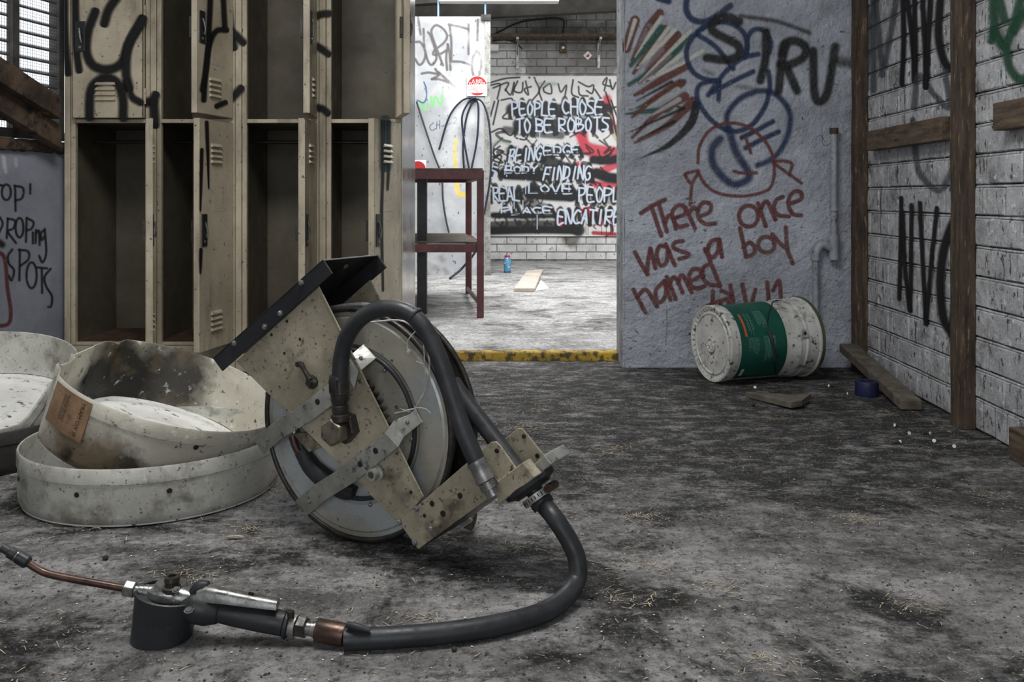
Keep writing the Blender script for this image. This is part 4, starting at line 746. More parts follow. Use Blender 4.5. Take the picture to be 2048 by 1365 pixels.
# roof beams
for i, (a, b, h) in enumerate((((820, 42), (1260, 20), 24), ((700, 20), (1260, -25), 20))):
    d = 9.3-.9*i; q = [at(a[0]-150, a[1]+8, d), at(b[0]+150, b[1]-8, d)]; q += [q[1]+Vector((0, 0, .16)), q[0]+Vector((0, 0, .16))]
    struct(MB().prism(q, (0, -1, 0), .12).build('roof_beam', M['ceiling']), ('dark sloping roof beam just above the far brick wall', 'nearer grey sloping roof beam in the far room')[i])
sh = thing('wall_shelf', at(1110, 78, DF-.15), 'long brown timber shelf on steel brackets high on the far brick wall', 'shelf')
z_ = at(0, 75, DF-.2).z; MB().box((at(985,0,DF).x, DF-.26, z_-.0), (at(1290,0,DF).x, DF-.01, z_+.03)).build('shelf_board', M['timber_h'], sh, bevel=.003)
for u in (1035, 1198):
    x = at(u, 0, DF-.05).x; br = MB(); br.box((x-.014, DF-.03, z_-.30), (x+.014, DF-.008, z_)); br.box((x-.014, DF-.25, z_-.025), (x+.014, DF-.02, z_-.001)); br.tube([Vector((x, DF-.03, z_-.15)), Vector((x, DF-.2, z_-.02))], .008, 6, 1, False); br.build('bracket', M['strap'], sh)
hz = at(1175.5, 111, DF-.012); ds = thing('hazard_diamond', hz-Vector((0, 0, .06)), 'small white diamond hazard label on the far wall below the shelf', 'sign')
MB().prism([hz+Vector((x, 0, z)) for x, z in ((-.047, 0), (0, -.047), (.047, 0), (0, .047))], (0, -1, 0), .002).build('label_plate', M['sign_white'], ds)
MB().prism([hz+Vector((x, -.001, z)) for x, z in ((-.02, -.004), (-.012, -.02), (.014, -.016), (.018, .004), (.004, .02), (-.004, .004))], (0, -1, 0), .001).build('flame_mark', M['sign_red'], ds)
jb = at(1126, 96, DF-.05); bj = thing('junction_box', jb-Vector((0, 0, .045)), 'small brown switch box under the far shelf', 'switch box')
MB().box((jb.x-.035, DF-.07, jb.z-.045), (jb.x+.035, DF-.009, jb.z+.045)).build('case', M['timber_h'], bj, bevel=.004); MB().lathe([(.016, 0), (.014, .012)], Vector((jb.x, DF-.07, jb.z)), (0, -1, 0), 12).build('knob', M['sign_white'], bj)
jw = at(988, 96, DF-.05); tag(MB().box((jw.x-.06, DF-.09, jw.z-.035), (jw.x+.05, DF-.009, jw.z+.035)).build('conduit_box', M['sign_white'], bevel=.006), 'white conduit box on the far wall at the edge of the white panel', 'box')
tag(MB().tube([at(u, v, DF-.03) for u, v in ((985,70),(1005,60),(1030,48),(1065,40),(1124,38),(1125,68))], .008, 6, 5).build('cable', M['greyhose'], smooth=60), 'dark cable sagging along the top of the far brick wall', 'cable')
tag(MB().tube([at(u, v, DF-.03) for u, v in ((984,82),(1010,80),(1030,85),(1045,98))], .008, 6, 5).build('cable', M['greyhose'], smooth=60), 'short dark cable running below the far shelf bracket', 'cable')
# workbench
wb = thing('workbench', (-.6, 5.75, FZ), 'maroon painted steel workbench frame with a lower shelf, beyond the opening', 'bench')
def leg(u0, u1, vb, name, mat, ztop=.86):
    d = 1850*(CH-FZ)/(vb-VH); x0, x1 = at(u0, 0, d).x, at(u1, 0, d).x
    MB().box((x0, d, FZ), (x1, d+(x1-x0), ztop)).build(name, mat, wb, bevel=.003); return x0, x1, d
a0 = leg(953.5, 967.5, 637, 'leg', M['redpaint']); b0 = leg(931, 943, 588, 'leg', M['redpaint']); leg(834, 853, 629, 'leg', M['blackmetal'])
leg(800, 814, 588, 'leg', M['blackmetal'])
def beam(p, q, w_, h_, name, mat, side=Vector((0, 1, 0))):
    p, q = Vector(p), Vector(q); MB().prism([p, q, q+Vector((0, 0, h_)), p+Vector((0, 0, h_))], -side, w_).build(name, mat, wb, bevel=.002)
d1, d2 = a0[2], b0[2]; bl = -1.3
beam((bl, d1-.005, .816), (a0[1]-.004, d1-.005, .816), .045, .05, 'top_rail', M['redpaint']); beam((bl, d2, .816), (b0[1], d2, .816), .045, .05, 'top_rail', M['redpaint'])
beam((a0[0]+.005, d1+.04, .816), (b0[0]+.005, d2-.01, .816), .035, .05, 'top_rail', M['redpaint'], Vector((1, 0, 0)))
beam((bl, d1+.008, .405), (a0[0]-.001, d1+.008, .405), .03, .046, 'lower_rail', M['redpaint']); beam((bl, d2+.005, .405), (b0[0]-.001, d2+.005, .405), .03, .046, 'lower_rail', M['redpaint'])
beam((a0[0]+.01, d1+.05, .405), (b0[0]+.01, d2-.01, .405), .03, .046, 'lower_rail', M['redpaint'], Vector((1, 0, 0)))
MB().prism([(bl, d1+.04, .452), (a0[0]-.002, d1+.04, .452), (b0[0]-.002, d2-.002, .452), (bl, d2-.002, .452)], (0, 0, -1), .010).build('lower_shelf', M['greywood'], wb)
MB().prism([(bl, d1-.005, .868), (a0[1]-.005, d1-.005, .868), (b0[1]-.005, d2+.04, .868), (bl, d2+.04, .868)], (0, 0, -1), .008).build('bench_top', M['greywood'], wb)
beam((a0[0]+.005, d1+.08, .10), (b0[0]+.008, d2-.02, .06), .012, .03, 'brace', M['redpaint'], Vector((1, 0, 0)))
# spray can, ply board
sc_ = atz(1014.5, 546, FZ); cn = thing('spray_can', sc_, 'pale blue spray can standing on the far floor', 'spray can')
MB().lathe([(.029, 0), (.031, .003), (.031, .128), (.029, .134), (.018, .143)], sc_, (0, 0, 1), 24).build('can_body', M['can'], cn, smooth=40)
MB().lathe([(.0315, .006), (.0315, .012)], sc_, (0, 0, 1), 24).build('bottom_band', M['ink'], cn)
MB().lathe([(.024, .136), (.024, .152), (.020, .157)], sc_, (0, 0, 1), 20).build('cap', M['sign_red'], cn, smooth=40)
q = [atz(u, v, FZ+.025) for u, v in ((1028, 577), (1069, 577), (1086, 539), (1054, 541))]
tag(MB().prism(q, (0, 0, 1), .024).build('loose_board', M['ply'], bevel=.002), 'pale plywood offcut lying on the far floor', 'board')
q = [atz(u, v, FZ+.004) for u, v in ((1071, 582), (1098, 577), (1082, 560))]
tag(MB().prism(q, (0, 0, 1), .003).build('paper_scrap', M['sign_white']), 'triangular white scrap beside the plywood offcut', 'scrap')

# ------------------------------------------------------------------ hose reel
TH = math.radians(28.2); C0 = Vector((-.3275, 1.917, .2455)); NR = Vector((-math.sin(TH), -math.cos(TH), 0)); RR = Vector((math.cos(TH), -math.sin(TH), 0))
def Rp(u, v, off=0): return onplane(u, v, C0+NR*off, NR)
reel = thing('hose_reel', (C0.x, C0.y, 0), 'large cream steel hose reel lying propped on its flange on the floor', 'hose reel')
def ring(r, off, rad, seg=8, n=72, a0=0, a1=2*math.pi, c=C0):
    cl = abs(a1-a0-2*math.pi) < 1e-6; A = np.linspace(a0, a1, n, endpoint=not cl)
    return MB().tube([c+NR*off+RR*(r*math.cos(t))+Z1*(r*math.sin(t)) for t in A], rad, seg, 1, False, closed=cl)
RAD = .2435
MB().lathe([(.001, -.003), (RAD-.006, -.003), (RAD-.006, 0), (RAD-.020, .0), (RAD-.024, .003), (.166, .003), (.160, -.001), (.001, -.001)], C0, NR, 96, Z1).build('front_flange', M['flange'], reel, smooth=25)
ring(RAD-.006, 0, .0062).build('flange_rim', M['darkmetal'], reel, smooth=80)
ring(.153, .003, .0048).build('flange_bead', M['rubber'], reel, smooth=80)
rw_ = -.09
MB().lathe([(.001, rw_), (RAD-.006, rw_), (RAD-.006, rw_+.003), (.001, rw_+.003)], C0, NR, 96, Z1).build('rear_flange', M['darkmetal'], reel, smooth=25)
ring(RAD-.006, rw_, .0062).build('flange_rim', M['darkmetal'], reel, smooth=80)
MB().lathe([(.12, -.088), (.12, -.004)], C0, NR, 48, Z1).build('drum_core', M['blackmetal'], reel, smooth=40)
for k, (r, off) in enumerate(((.138, -.022), (.138, -.047), (.138, -.071), (.168, -.022), (.168, -.047), (.168, -.071), (.197, -.035), (.197, -.062))): ring(r, off, .0148, 10, 60).build('wound_hose', M['rubber'], reel, smooth=80)
for u, v in ((769, 741), (816, 802), (824, 880), (620, 868), (640, 880), (816, 801), (741, 1010)): MB().lathe([(.005, 0), (.004, .003), (.002, .004)], Rp(u, v, .0032), NR, 10).build('rivet', M['bolt'], reel)
# window cut in the flange, with the hose coil showing
MB().prism([Rp(*p, .0045) for p in ((592, 910), (614, 893), (640, 925), (680, 955), (716, 975), (708, 996), (672, 992), (628, 965))], NR, .001).build('flange_window', M['ink'], reel)
MB().tube([Rp(u, v, .004) for u, v in ((604, 903), (622, 935), (650, 962), (688, 984), (708, 988))], [.017, .018, .018, .016, .012], 12, 6).build('coil_end', M['rubber'], reel, smooth=80)
MB().tube([Rp(u, v, .006) for u, v in ((585, 872), (590, 890), (598, 906))], .0085, 10, 5).build('inlet_tube', M['copper'], reel, smooth=80)
MB().prism([Rp(*p, .012) for p in ((585, 868), (612, 866), (640, 895), (618, 905))], NR, .008).build('inlet_bracket', M['plate'], reel, bevel=.001)
# gear behind the frame plate
gc = Rp(676, 858, .022); gm = MB(); vs = []; NT_ = 52   # toothed sector showing past the plate edge
for i in range(NT_+1):
    r = .126 if (i % 4) in (1, 2) else .114; t = -.55+1.75*i/NT_; vs.append(gc+RR*(r*math.cos(t))+Z1*(r*math.sin(t)))
for i in range(12): t = 1.20-1.75*i/11; vs.append(gc+RR*(.07*math.cos(t))+Z1*(.07*math.sin(t)))
gm.prism(vs, NR, .012).build('ratchet_gear', M['darkmetal'], reel)
# frame plates
PF = .040
fpoly = [(472, 724), (637, 573), (846, 994), (833, 1010), (800, 1050)]
MB().prism([Rp(*p, PF) for p in fpoly], NR, .004).build('frame_plate', M['plate'], reel, bevel=.0008)
MB().tube([Rp(637, 573, PF+.001), Rp(846, 994, PF+.001)], .0022, 6, 1, False).build('plate_lip', M['plate'], reel)
MB().prism([Rp(*p, PF)-NR*.175 for p in fpoly[:3]+[(820, 1010), (800, 1030)]], NR, .004).build('frame_plate', M['plate'], reel, bevel=.0008)
CB = .048
ca, cb_, cc_, cd_ = [Rp(*p, CB) for p in ((425, 717), (444, 743), (664, 548), (645, 519))]
ch = MB(); ch.prism([ca, cb_, cc_, cd_], NR, .005); back = -NR*.185
tn = (ca-cb_).normalized()
ch.prism([ca, cd_, cd_+back, ca+back], tn, .005); ch.prism([q+back for q in (ca, cb_, cc_, cd_)], NR, .005)
ch.build('channel_bar', M['blackmetal'], reel, bevel=.0012)
for u, v in ((603, 566), (561, 627), (530, 654), (469, 687)): hexbolt(reel, Rp(u, v, CB), NR, .0052, .005, M['bolt'])
MB().lathe([(.006, 0), (.006, .002)], Rp(688, 529, CB-.09)+tn*(-.006), -tn, 10).build('bolt', M['bolt'], reel)
for u, v in ((574, 643), (543, 670), (600, 679), (569, 707), (822, 985)): MB().lathe([(.0034, 0), (.0034, .0006)], Rp(u, v, PF), NR, 12).build('bolt_hole', M['ink'], reel)
def strap(top, bot, name):
    mb = MB(); n = len(top); A = [Rp(*p) for p in top]; B = [Rp(*p) for p in bot]
    vs = A+B+[q-NR*.003 for q in A]+[q-NR*.003 for q in B]; fs = []
    for i in range(n-1): fs += [(i, i+1, n+i+1, n+i), (2*n+i, 3*n+i, 3*n+i+1, 2*n+i+1), (i, 2*n+i, 2*n+i+1, i+1), (n+i, n+i+1, 3*n+i+1, 3*n+i)]
    fs += [(0, n, 3*n, 2*n), (n-1, 3*n-1, 4*n-1, 2*n-1)]
    return mb.add(vs, fs).build(name, M['strap'], reel, bevel=.0007)
S0, S1, SM = .0075, .052, .036
strap([(507, 880, S0), (541, 850, SM), (604, 810, S1), (690, 741, S1), (694, 716, .044), (727, 689, S0)], [(527, 910, S0), (561, 879, SM), (626, 840, S1), (708, 777, S1), (716, 746, .044), (752, 717, S0)], 'strap')
strap([(590, 1003, S0), (626, 972, SM), (689, 932, S1), (770, 867, S1), (786, 843, .040), (832, 823, S0)], [(611, 1035, S0), (648, 1003, SM), (710, 964, S1), (796, 895, S1), (807, 875, .040), (844, 845, S0)], 'strap')
for u, v, o in ((635, 804, S1), (751, 902, S1), (720, 929, S1)): MB().lathe([(.0065, 0), (.005, .001), (.004, .0012)], Rp(u, v, o), NR, 14).build('bolt_hole', M['ink'], reel)
for u, v, o in ((535, 880, .023), (722, 717, .026), (619, 1004, .023), (815, 845, .025)): MB().lathe([(.005, 0), (.004, .003), (.002, .004)], Rp(u, v, o), NR, 10).build('rivet', M['bolt'], reel)
# hub nut and swivel
hb = Rp(694, 852, PF)
MB().lathe([(.034, 0), (.034, .018), (.030, .022)], hb, NR, 6, Z1, phase=.3).build('swivel_body', M['darkmetal'], reel, bevel=.001)
MB().lathe([(.0285, 0), (.0285, .022), (.025, .026)], Rp(676, 861, PF+.022), NR, 6, Z1).build('hub_nut', M['nut'], reel, bevel=.0015)
MB().lathe([(.0012, 0), (.0012, .001)], Rp(676, 861, PF+.049), NR, 8).build('centre_mark', M['ink'], reel)
hx = .068
a_, b_ = Rp(681, 842, hx), Rp(677, 752, hx); ax = (b_-a_)
MB().lathe([(.019, 0), (.019, .012), (.015, .014), (.017, .022), (.017, .030), (.0145, .032), (.0175, .040), (.0175, .052), (.019, .054), (.019, .088), (.017, .092)], a_, ax, 20).build('hose_ferrule', M['darkmetal'], reel, smooth=35)
for k in range(6):
    t = 2*math.pi*k/6; e1 = ax.normalized().cross(NR).normalized(); p0 = a_+ax.normalized()*.058+(e1*math.cos(t)+NR*math.sin(t))*.019
    MB().tube([p0, p0+ax.normalized()*.026], .0022, 6, 1, False).build('crimp', M['darkmetal'], reel)
# supply hose
hs = [Rp(680, 765, hx), Rp(683, 715, hx), Rp(697, 668, hx), Rp(728, 632, hx), Rp(772, 617, hx-.005), Rp(815, 625, hx-.01), Rp(847, 655, hx-.012), Rp(878, 715, hx-.01), Rp(903, 790, hx-.006), Rp(928, 865, hx), Rp(957, 932, hx)]
MB().tube(hs, .0168, 16, 8).build('supply_hose', M['rubber'], reel, smooth=80)
e = Rp(829, 632, hx-.011); MB().lathe([(.0178, -.003), (.0185, 0), (.0178, .003)], e, hs[6]-hs[5], 20).build('hose_tie', M['rubber'], reel, smooth=60)
fa, fb = Rp(952, 922, hx), Rp(987, 990, hx-.004); fx = fb-fa; L = fx.length
MB().lathe([(.0185, 0), (.0195, .006*L/.08), (.0175, .01), (.0185, L*.45), (.0205, L*.58), (.0165, L*.62), (.0175, L*.72), (.0175, L*.82), (.0140, L*.84), (.0140, L*1.02)], fa, fx, 18).build('hose_fitting', M['castalloy'], reel, smooth=35)
# arm plate and hose guide
AP = .046
MB().prism([Rp(*p, AP) for p in ((797, 1045), (836, 1100), (980, 995), (937, 923))], NR, .004).build('arm_plate', M['plate'], reel, bevel=.0012)
for u, v in ((833, 1018), (799, 1045), (862, 1058), (830, 1085)): hexbolt(reel, Rp(u, v, AP), NR, .0052, .0045, M['bolt'])
for u, v, s in ((864, 1008, .006), (886, 1028, .0065), (849, 1032, .004), (920, 992, .006)): MB().lathe([(s, 0), (s*.9, .0006)], Rp(u, v, AP), NR, 9).build('grease_spot', M['ink'], reel)
MB().prism([Rp(*p, AP)-NR*.175 for p in ((790, 1030), (830, 1080), (985, 980), (945, 915))], NR, .004).build('arm_plate', M['plate'], reel, bevel=.0012)
MB().prism([Rp(*p, AP-.005) for p in ((836, 1100), (978, 996), (974, 990), (833, 1095))], NR, .168).build('arm_web', M['darkmetal'], reel)
MB().prism([Rp(*p, .030) for p in ((950, 912), (982, 885), (992, 884), (1000, 892), (1040, 948), (990, 985))], NR, .004).build('guide_plate', M['plate'], reel, bevel=.001)
MB().prism([Rp(*p, -.075) for p in ((1002, 885), (1034, 858), (1042, 857), (1048, 862), (1087, 911), (1050, 945))], NR, .004).build('guide_plate', M['plate'], reel, bevel=.001)
for u, v, o in ((994, 902, .030), (1048, 873, -.075), (1075, 912, -.075), (1025, 942, .034)): MB().lathe([(.005, 0), (.004, .003)], Rp(u, v, o), NR, 8).build('rivet', M['darkmetal'], reel)
gp = [(985, 972), (998, 1011), (1042, 984), (1030, 946)]
MB().prism([Rp(*p, .040) for p in ((987, 968), (997, 1010), (1070, 955), (1046, 925))], NR, .030).build('guide_block', M['plate'], reel, bevel=.002)
MB().prism([Rp(*p, .004) for p in ((1010, 985), (1016, 1000), (1104, 929), (1088, 910))], NR, .085).build('guide_block', M['strap'], reel, bevel=.002)
gx = (Rp(1100, 1030, 0)-Rp(1045, 945, 0)).normalized(); g0 = Rp(1056, 963, -.012)
MB().lathe([(.050, 0), (.054, .004), (.052, .012), (.040, .016), (.036, .020)], g0, gx, 40).build('rubber_stop', M['rubber'], reel, smooth=40)
g1 = g0+gx*.026
MB().lathe([(.030, 0), (.030, .013)], g1, gx, 40).build('hose_clamp', M['strap'], reel, smooth=40)
e1 = gx.cross(NR).normalized(); e2 = gx.cross(e1)
for k in range(26):
    t = 2*math.pi*k/26; p0 = g1+(e1*math.cos(t)+e2*math.sin(t))*.0302
    MB().tube([p0+gx*.003, p0+gx*.010], .0011, 4, 1, False).build('clamp_slot', M['ink'], reel)
MB().tube([g1+gx*.007-e1*.034+NR*.012, g1+gx*.007-e1*.034-NR*.02], .008, 10, 1, False).build('clamp_screw', M['copper'], reel, smooth=40)
MB().lathe([(.0215, 0), (.0225, .004), (.0215, .014)], g1+gx*.014, gx, 20).build('hose_sleeve', M['rubber'], reel, smooth=40)
dh = [Rp(905, 765, -.045), Rp(935, 808, -.04), Rp(985, 873, -.03), Rp(1035, 940, -.015), g0+gx*.01, g1+gx*.02, at(1108, 1035, 1.685), at(1140, 1085, 1.668), at(1155, 1125, 1.660), atz(1152, 1165, .030), atz(1127, 1200, .018), atz(1075, 1230, .0175), atz(980, 1254, .0175), atz(880, 1268, .0175), atz(780, 1276, .0175), atz(688, 1280, .0175)]
MB().tube(dh, .0168, 16, 8).build('delivery_hose', M['rubber'], reel, smooth=80)
MB().tube([atz(740, 1262, .036), atz(712, 1254, .041), atz(694, 1250, .042)], [.004, .006, .005], 8, 5).build('split_sheath', M['rubber'], reel, smooth=80)
# pawl latch, stub pipe
MB().tube([Rp(602, 728, PF+.010), Rp(609, 742, PF+.012), Rp(620, 760, PF+.010)], [.006, .0045, .007], 8, 4).build('pawl_lever', M['darkmetal'], reel, smooth=60)
MB().lathe([(.014, 0), (.015, .006), (.009, .010), (.007, .016)], Rp(626, 764, PF), NR, 9).build('pawl_boss', M['darkmetal'], reel, smooth=30)
MB().lathe([(.006, 0), (.006, .012)], Rp(602, 728, PF), NR, 8).build('pawl_pin', M['darkmetal'], reel)
sp = Rp(757, 945, PF); MB().lathe([(.016, 0), (.016, .008), (.0115, .010), (.0115, .026), (.0075, .026), (.0070, .004)], sp, NR, 16).build('stub_pipe', M['strap'], reel, smooth=35)
# twine
tw = [[(706, 647), (740, 645), (785, 641), (812, 645), (835, 663), (846, 685), (857, 710), (858, 750), (848, 785), (834, 812), (830, 828)], [(832, 662), (818, 678), (814, 692), (818, 703)], [(847, 690), (850, 735), (852, 765)], [(830, 818), (812, 822), (790, 828)], [(828, 812), (836, 830), (845, 845)], [(830, 816), (850, 818), (862, 828)], [(832, 812), (825, 825), (800, 818)], [(833, 723), (848, 730)]]
for i, t in enumerate(tw): MB().tube([Rp(u, v, .020+.003*(i % 3)) for u, v in t], .0019 if i in (0, 3) else .0012, 6, 5).build('twine', M['string'], reel, smooth=80)
MB().lathe([(.004, 0), (.005, .004), (.003, .009)], Rp(818, 700, .02), Vector((0, 0, -1)), 7).build('twine_knot', M['string'], reel)
MB().tube([Rp(u, v, -.01) for u, v in ((660, 618), (700, 612), (740, 612), (790, 630), (835, 662), (870, 720))], .006, 8, 6).build('outer_cable', M['castalloy'], reel, smooth=80)

# ------------------------------------------------------------------ dispensing gun on the hose end
gun = thing('dispensing_gun', (at(322, 1280, 1.5).x, 1.5, 0), 'black and alloy trigger dispensing gun with a bent brown spout lying on the floor', 'dispensing gun')
G = lambda u, v, d=1.5: at(u, v, d)
MB().tube([G(52, 1124), G(75, 1139), G(98, 1149), G(145, 1159), G(200, 1169), G(256, 1179)], .0058, 14, 6).build('spout_tube', M['copper'], gun, smooth=80)
t0, t1 = G(58, 1127), G(0, 1093); tx = t1-t0
MB().lathe([(.0075, 0), (.0105, .004), (.0105, .020), (.009, .021), (.009, .024), (.0095, .025), (.0095, .036), (.007, .038), (.007, .050), (.003, .052)], t0, tx, 18).build('spout_tip', M['rubber'], gun, smooth=35)
MB().lathe([(.0098, .0215), (.0098, .0235)], t0, tx, 18).build('tip_band', M['castalloy'], gun)
s0_, s1_ = G(249, 1177), G(330, 1192); sx = s1_-s0_
MB().lathe([(.0125, 0), (.0135, .002), (.0135, .016), (.012, .018)], s0_, sx, 6, Z1).build('spout_nut', M['castalloy'], gun, bevel=.001)
MB().lathe([(.0085, .016), (.0085, .024), (.0105, .025), (.0105, .032), (.0120, .033), (.0120, .040), (.013, .041), (.014, .062), (.014, .072)], s0_, sx, 18).build('spout_collar', M['castalloy'], gun, smooth=35)
bc = at(322, 1280, 1.5); bc.z = 0.0; pc = Vector((at(338, 1200, 1.5).x, 1.502, .072))
pot = MB(); n = 36; vs = []
for k, (t, r) in enumerate(((0, .040), (.01, .0425), (.5, .0445), (1, .0475), (1.02, .045), (.95, .0445), (.9, .003))):
    c = bc.lerp(pc, t)
    for i in range(n):
        a = 2*math.pi*i/n; vs.append(c+Vector((math.cos(a)*r*1.12, math.sin(a)*r, math.cos(a)*-.008*min(t, 1))))
fs = [(k*n+i, k*n+(i+1) % n, (k+1)*n+(i+1) % n, (k+1)*n+i) for k in range(6) for i in range(n)]+[tuple(range(n-1, -1, -1)), tuple(range(6*n, 7*n))]
pot.add(vs, fs).build('drip_guard', M['rubber'], gun, smooth=40)
MB().lathe([(.036, 0), (.038, .004), (.036, .012), (.027, .016), (.024, .022)], pc+Vector((.002, 0, -.004)), (0.05, 0, 1), 28, sx=1, sy=.85).build('valve_body', M['castalloy'], gun, smooth=35)
kb = G(344, 1186, 1.49); MB().lathe([(.016, 0), (.016, .010), (.0115, .012), (.0115, .018), (.0125, .019), (.0115, .026), (.006, .027), (.006, .024)], kb, (0, 0, 1), 20).build('valve_cap', M['darkmetal'], gun, smooth=35)
MB().tube([G(312, 1189, 1.49), G(336, 1192, 1.49), G(362, 1196, 1.49), G(388, 1200, 1.49)], [.012, .017, .017, .014], 16, 5).build('valve_bridge', M['castalloy'], gun, smooth=80)
hexbolt(gun, G(352, 1181, 1.475), Vector((0, -.4, 1)).normalized(), .005, .004, M['castalloy']); hexbolt(gun, G(378, 1222, 1.462), Vector((0, -.3, 1)).normalized(), .006, .004, M['castalloy'])
MB().tube([G(362, 1212, 1.49), G(390, 1214, 1.49), G(415, 1220, 1.49), G(440, 1225, 1.49)], [.020, .026, .025, .018], 18, 5).build('grip_guard', M['rubber'], gun, smooth=80)
MB().tube([G(388, 1188, 1.49), G(400, 1174, 1.49), G(418, 1171, 1.49)], [.010, .010, .006], 10, 5).build('trigger_pivot', M['rubber'], gun, smooth=80)
hA, hB = G(425, 1221, 1.49), G(568, 1248, 1.487)
MB().tube([hA, hA.lerp(hB, .3), hA.lerp(hB, .7), hB], [.016, .0185, .0195, .0195], 20, 6).build('grip', M['rubber'], gun, smooth=80)
MB().lathe([(.0195, 0), (.0225, .002), (.0225, .006), (.0195, .008)], G(569, 1248.5, 1.487), hB-hA, 22).build('grip_collar', M['rubber'], gun, smooth=40)
lv = MB(); pts = [(396, 1184, .010), (415, 1181, .020), (450, 1187, .017), (500, 1196, .014), (545, 1203, .012), (556, 1205, .011)]; vs = []
for u, v, hh in pts:
    c = G(u, v, 1.485)
    for dy, dz in ((-.012, -hh*.75), (-.011, 0), (-.006, hh*.35), (.006, hh*.35), (.011, 0), (.012, -hh*.75), (.009, -hh*.7), (-.009, -hh*.7)): vs.append(c+Vector((0, dy, dz)))
n = len(pts); fs = [(i*8+j, i*8+(j+1) % 8, (i+1)*8+(j+1) % 8, (i+1)*8+j) for i in range(n-1) for j in range(8)]+[tuple(range(7, -1, -1)), tuple(range((n-1)*8, n*8))]
lv.add(vs, fs).build('trigger', M['castalloy'], gun, smooth=50)
MB().prism([G(497, 1185, 1.472), G(508, 1187, 1.472), G(507, 1193, 1.472), G(496, 1191, 1.472)], (0, -1, 0), .002).build('trigger_slot', M['ink'], gun)
c0, c1 = G(572, 1249, 1.487), atz(690, 1271, .0185); cx_ = (c1-c0); un = cx_.normalized(); Lc = cx_.length
MB().lathe([(.0165, 0), (.0165, .018)], c0, un, 20).build('band_clamp', M['strap'], gun, smooth=35)
MB().tube([c0+un*.010+Vector((0, -.008, .016)), c0+un*.010+Vector((0, -.008, .026))], .006, 10, 1, False).build('clamp_screw', M['darkmetal'], gun)
MB().lathe([(.0160, 0), (.017, .001), (.017, .014), (.016, .016)], c0+un*.019, un, 6, Z1).build('hose_nut', M['darkmetal'], gun, bevel=.001)
MB().lathe([(.0105, 0), (.0105, .008), (.0115, .009), (.0115, .014), (.013, .015), (.013, .019)], c0+un*.034, un, 18).build('threaded_nipple', M['castalloy'], gun, smooth=35)
MB().lathe([(.0165, 0), (.0178, .003), (.0178, Lc-.055), (.0172, Lc-.052)], c0+un*.052, un, 20).build('copper_ferrule', M['copper'], gun, smooth=35)

# ------------------------------------------------------------------ cut-down drums
def basin(name, c, R, H, mat_o, mat_b, label, rot=(0, 0, 0), squash=None, lip=.010, seg=72, cut=None, rings=True):
    t = thing(name, (c[0], c[1], 0), label, 'basin', 'cut-down drums by the lockers')
    Mx = Matrix.Translation(c) @ Matrix.Rotation(rot[2], 4, 'Z') @ Matrix.Rotation(rot[1], 4, 'Y') @ Matrix.Rotation(rot[0], 4, 'X')
    def P_(r, a, z):
        x, y = r*math.cos(a), r*math.sin(a)
        if squash: x, y, z = squash(x, y, z)
        return Mx @ Vector((x, y, z))
    def shell(prof, name, mat):
        mb = MB(); vs = []; fs = []
        for r, z in prof:
            for i in range(seg): vs.append(P_(r, 2*math.pi*i/seg, z(2*math.pi*i/seg) if callable(z) else z))
        for k in range(len(prof)-1):
            for i in range(seg): j = (i+1) % seg; fs.append((k*seg+i, k*seg+j, (k+1)*seg+j, (k+1)*seg+i))
        mb.add(vs, fs); return mb.build(name, mat, t, smooth=35)
    hz = (lambda a: H-(cut(a) if cut else 0)); q = lambda d: (lambda a: hz(a)-d)
    shell([(R-.018, 0), (R-.008, .003), (R-.002, .010), (R, .022), (R, q(.036)), (R+.0025, q(.034)), (R+.0025, q(.004)), (R, q(0)), (R-.003, q(.001)), (R-.004, q(.006)), (R-.004, .022), (R-.010, .008)], 'wall', mat_o)
    prof = [(.0005, .006)]
    for r in np.linspace(.03, R-.006, 30): prof.append((r, .006+(.006*max(0, math.cos((r/R*3.0-.35)*2*math.pi)) if rings else 0)))
    prof += [(R-.006, .002), (.0005, .001)]
    shell(prof, 'bottom', mat_b); return t, P_
low, PL = basin('drum_basin', Vector((-.885, 2.290, .001)), .300, .128, M['basin'], M['basin_white'], 'wide dented cream drum base on the floor with a tilted basin nested in it')
def rimhole(t, P_, a, r, z, s=.006):
    p = P_(r, a, z); n = (P_(r+.01, a, z)-p).normalized(); MB().lathe([(s, 0), (s*.9, .0012)], p+n*.001, n, 12).build('rivet_hole', M['ink'], t)
for a in (-1.75, -1.1, -2.5): rimhole(low, PL, a, .3, .072)
def sq(x, y, z):
    k = max(0, (-x-.19)/.09); x2 = x if x > -.19 else -.19-min(k, 1.2)*.045
    if z > .02: x2 += min(k, 1)*(z/.16)*(.012*math.sin(y*60)+.006*math.sin(y*141))
    return x2, y*(1+.10*min(k, 1)), z+(.010*math.sin(y*75) if z > .1 else 0)*min(k, 1)
up, PU = basin('drum_basin', Vector((-.905, 2.318, .098)), .280, .165, M['basin_soot'], M['basin_white'], 'crumpled cream basin with a torn brown label, tilted inside the drum base', rot=(math.radians(2.5), math.radians(19.5), 0), squash=sq)
for a in (-.95,): rimhole(up, PU, a, .2815, .125)
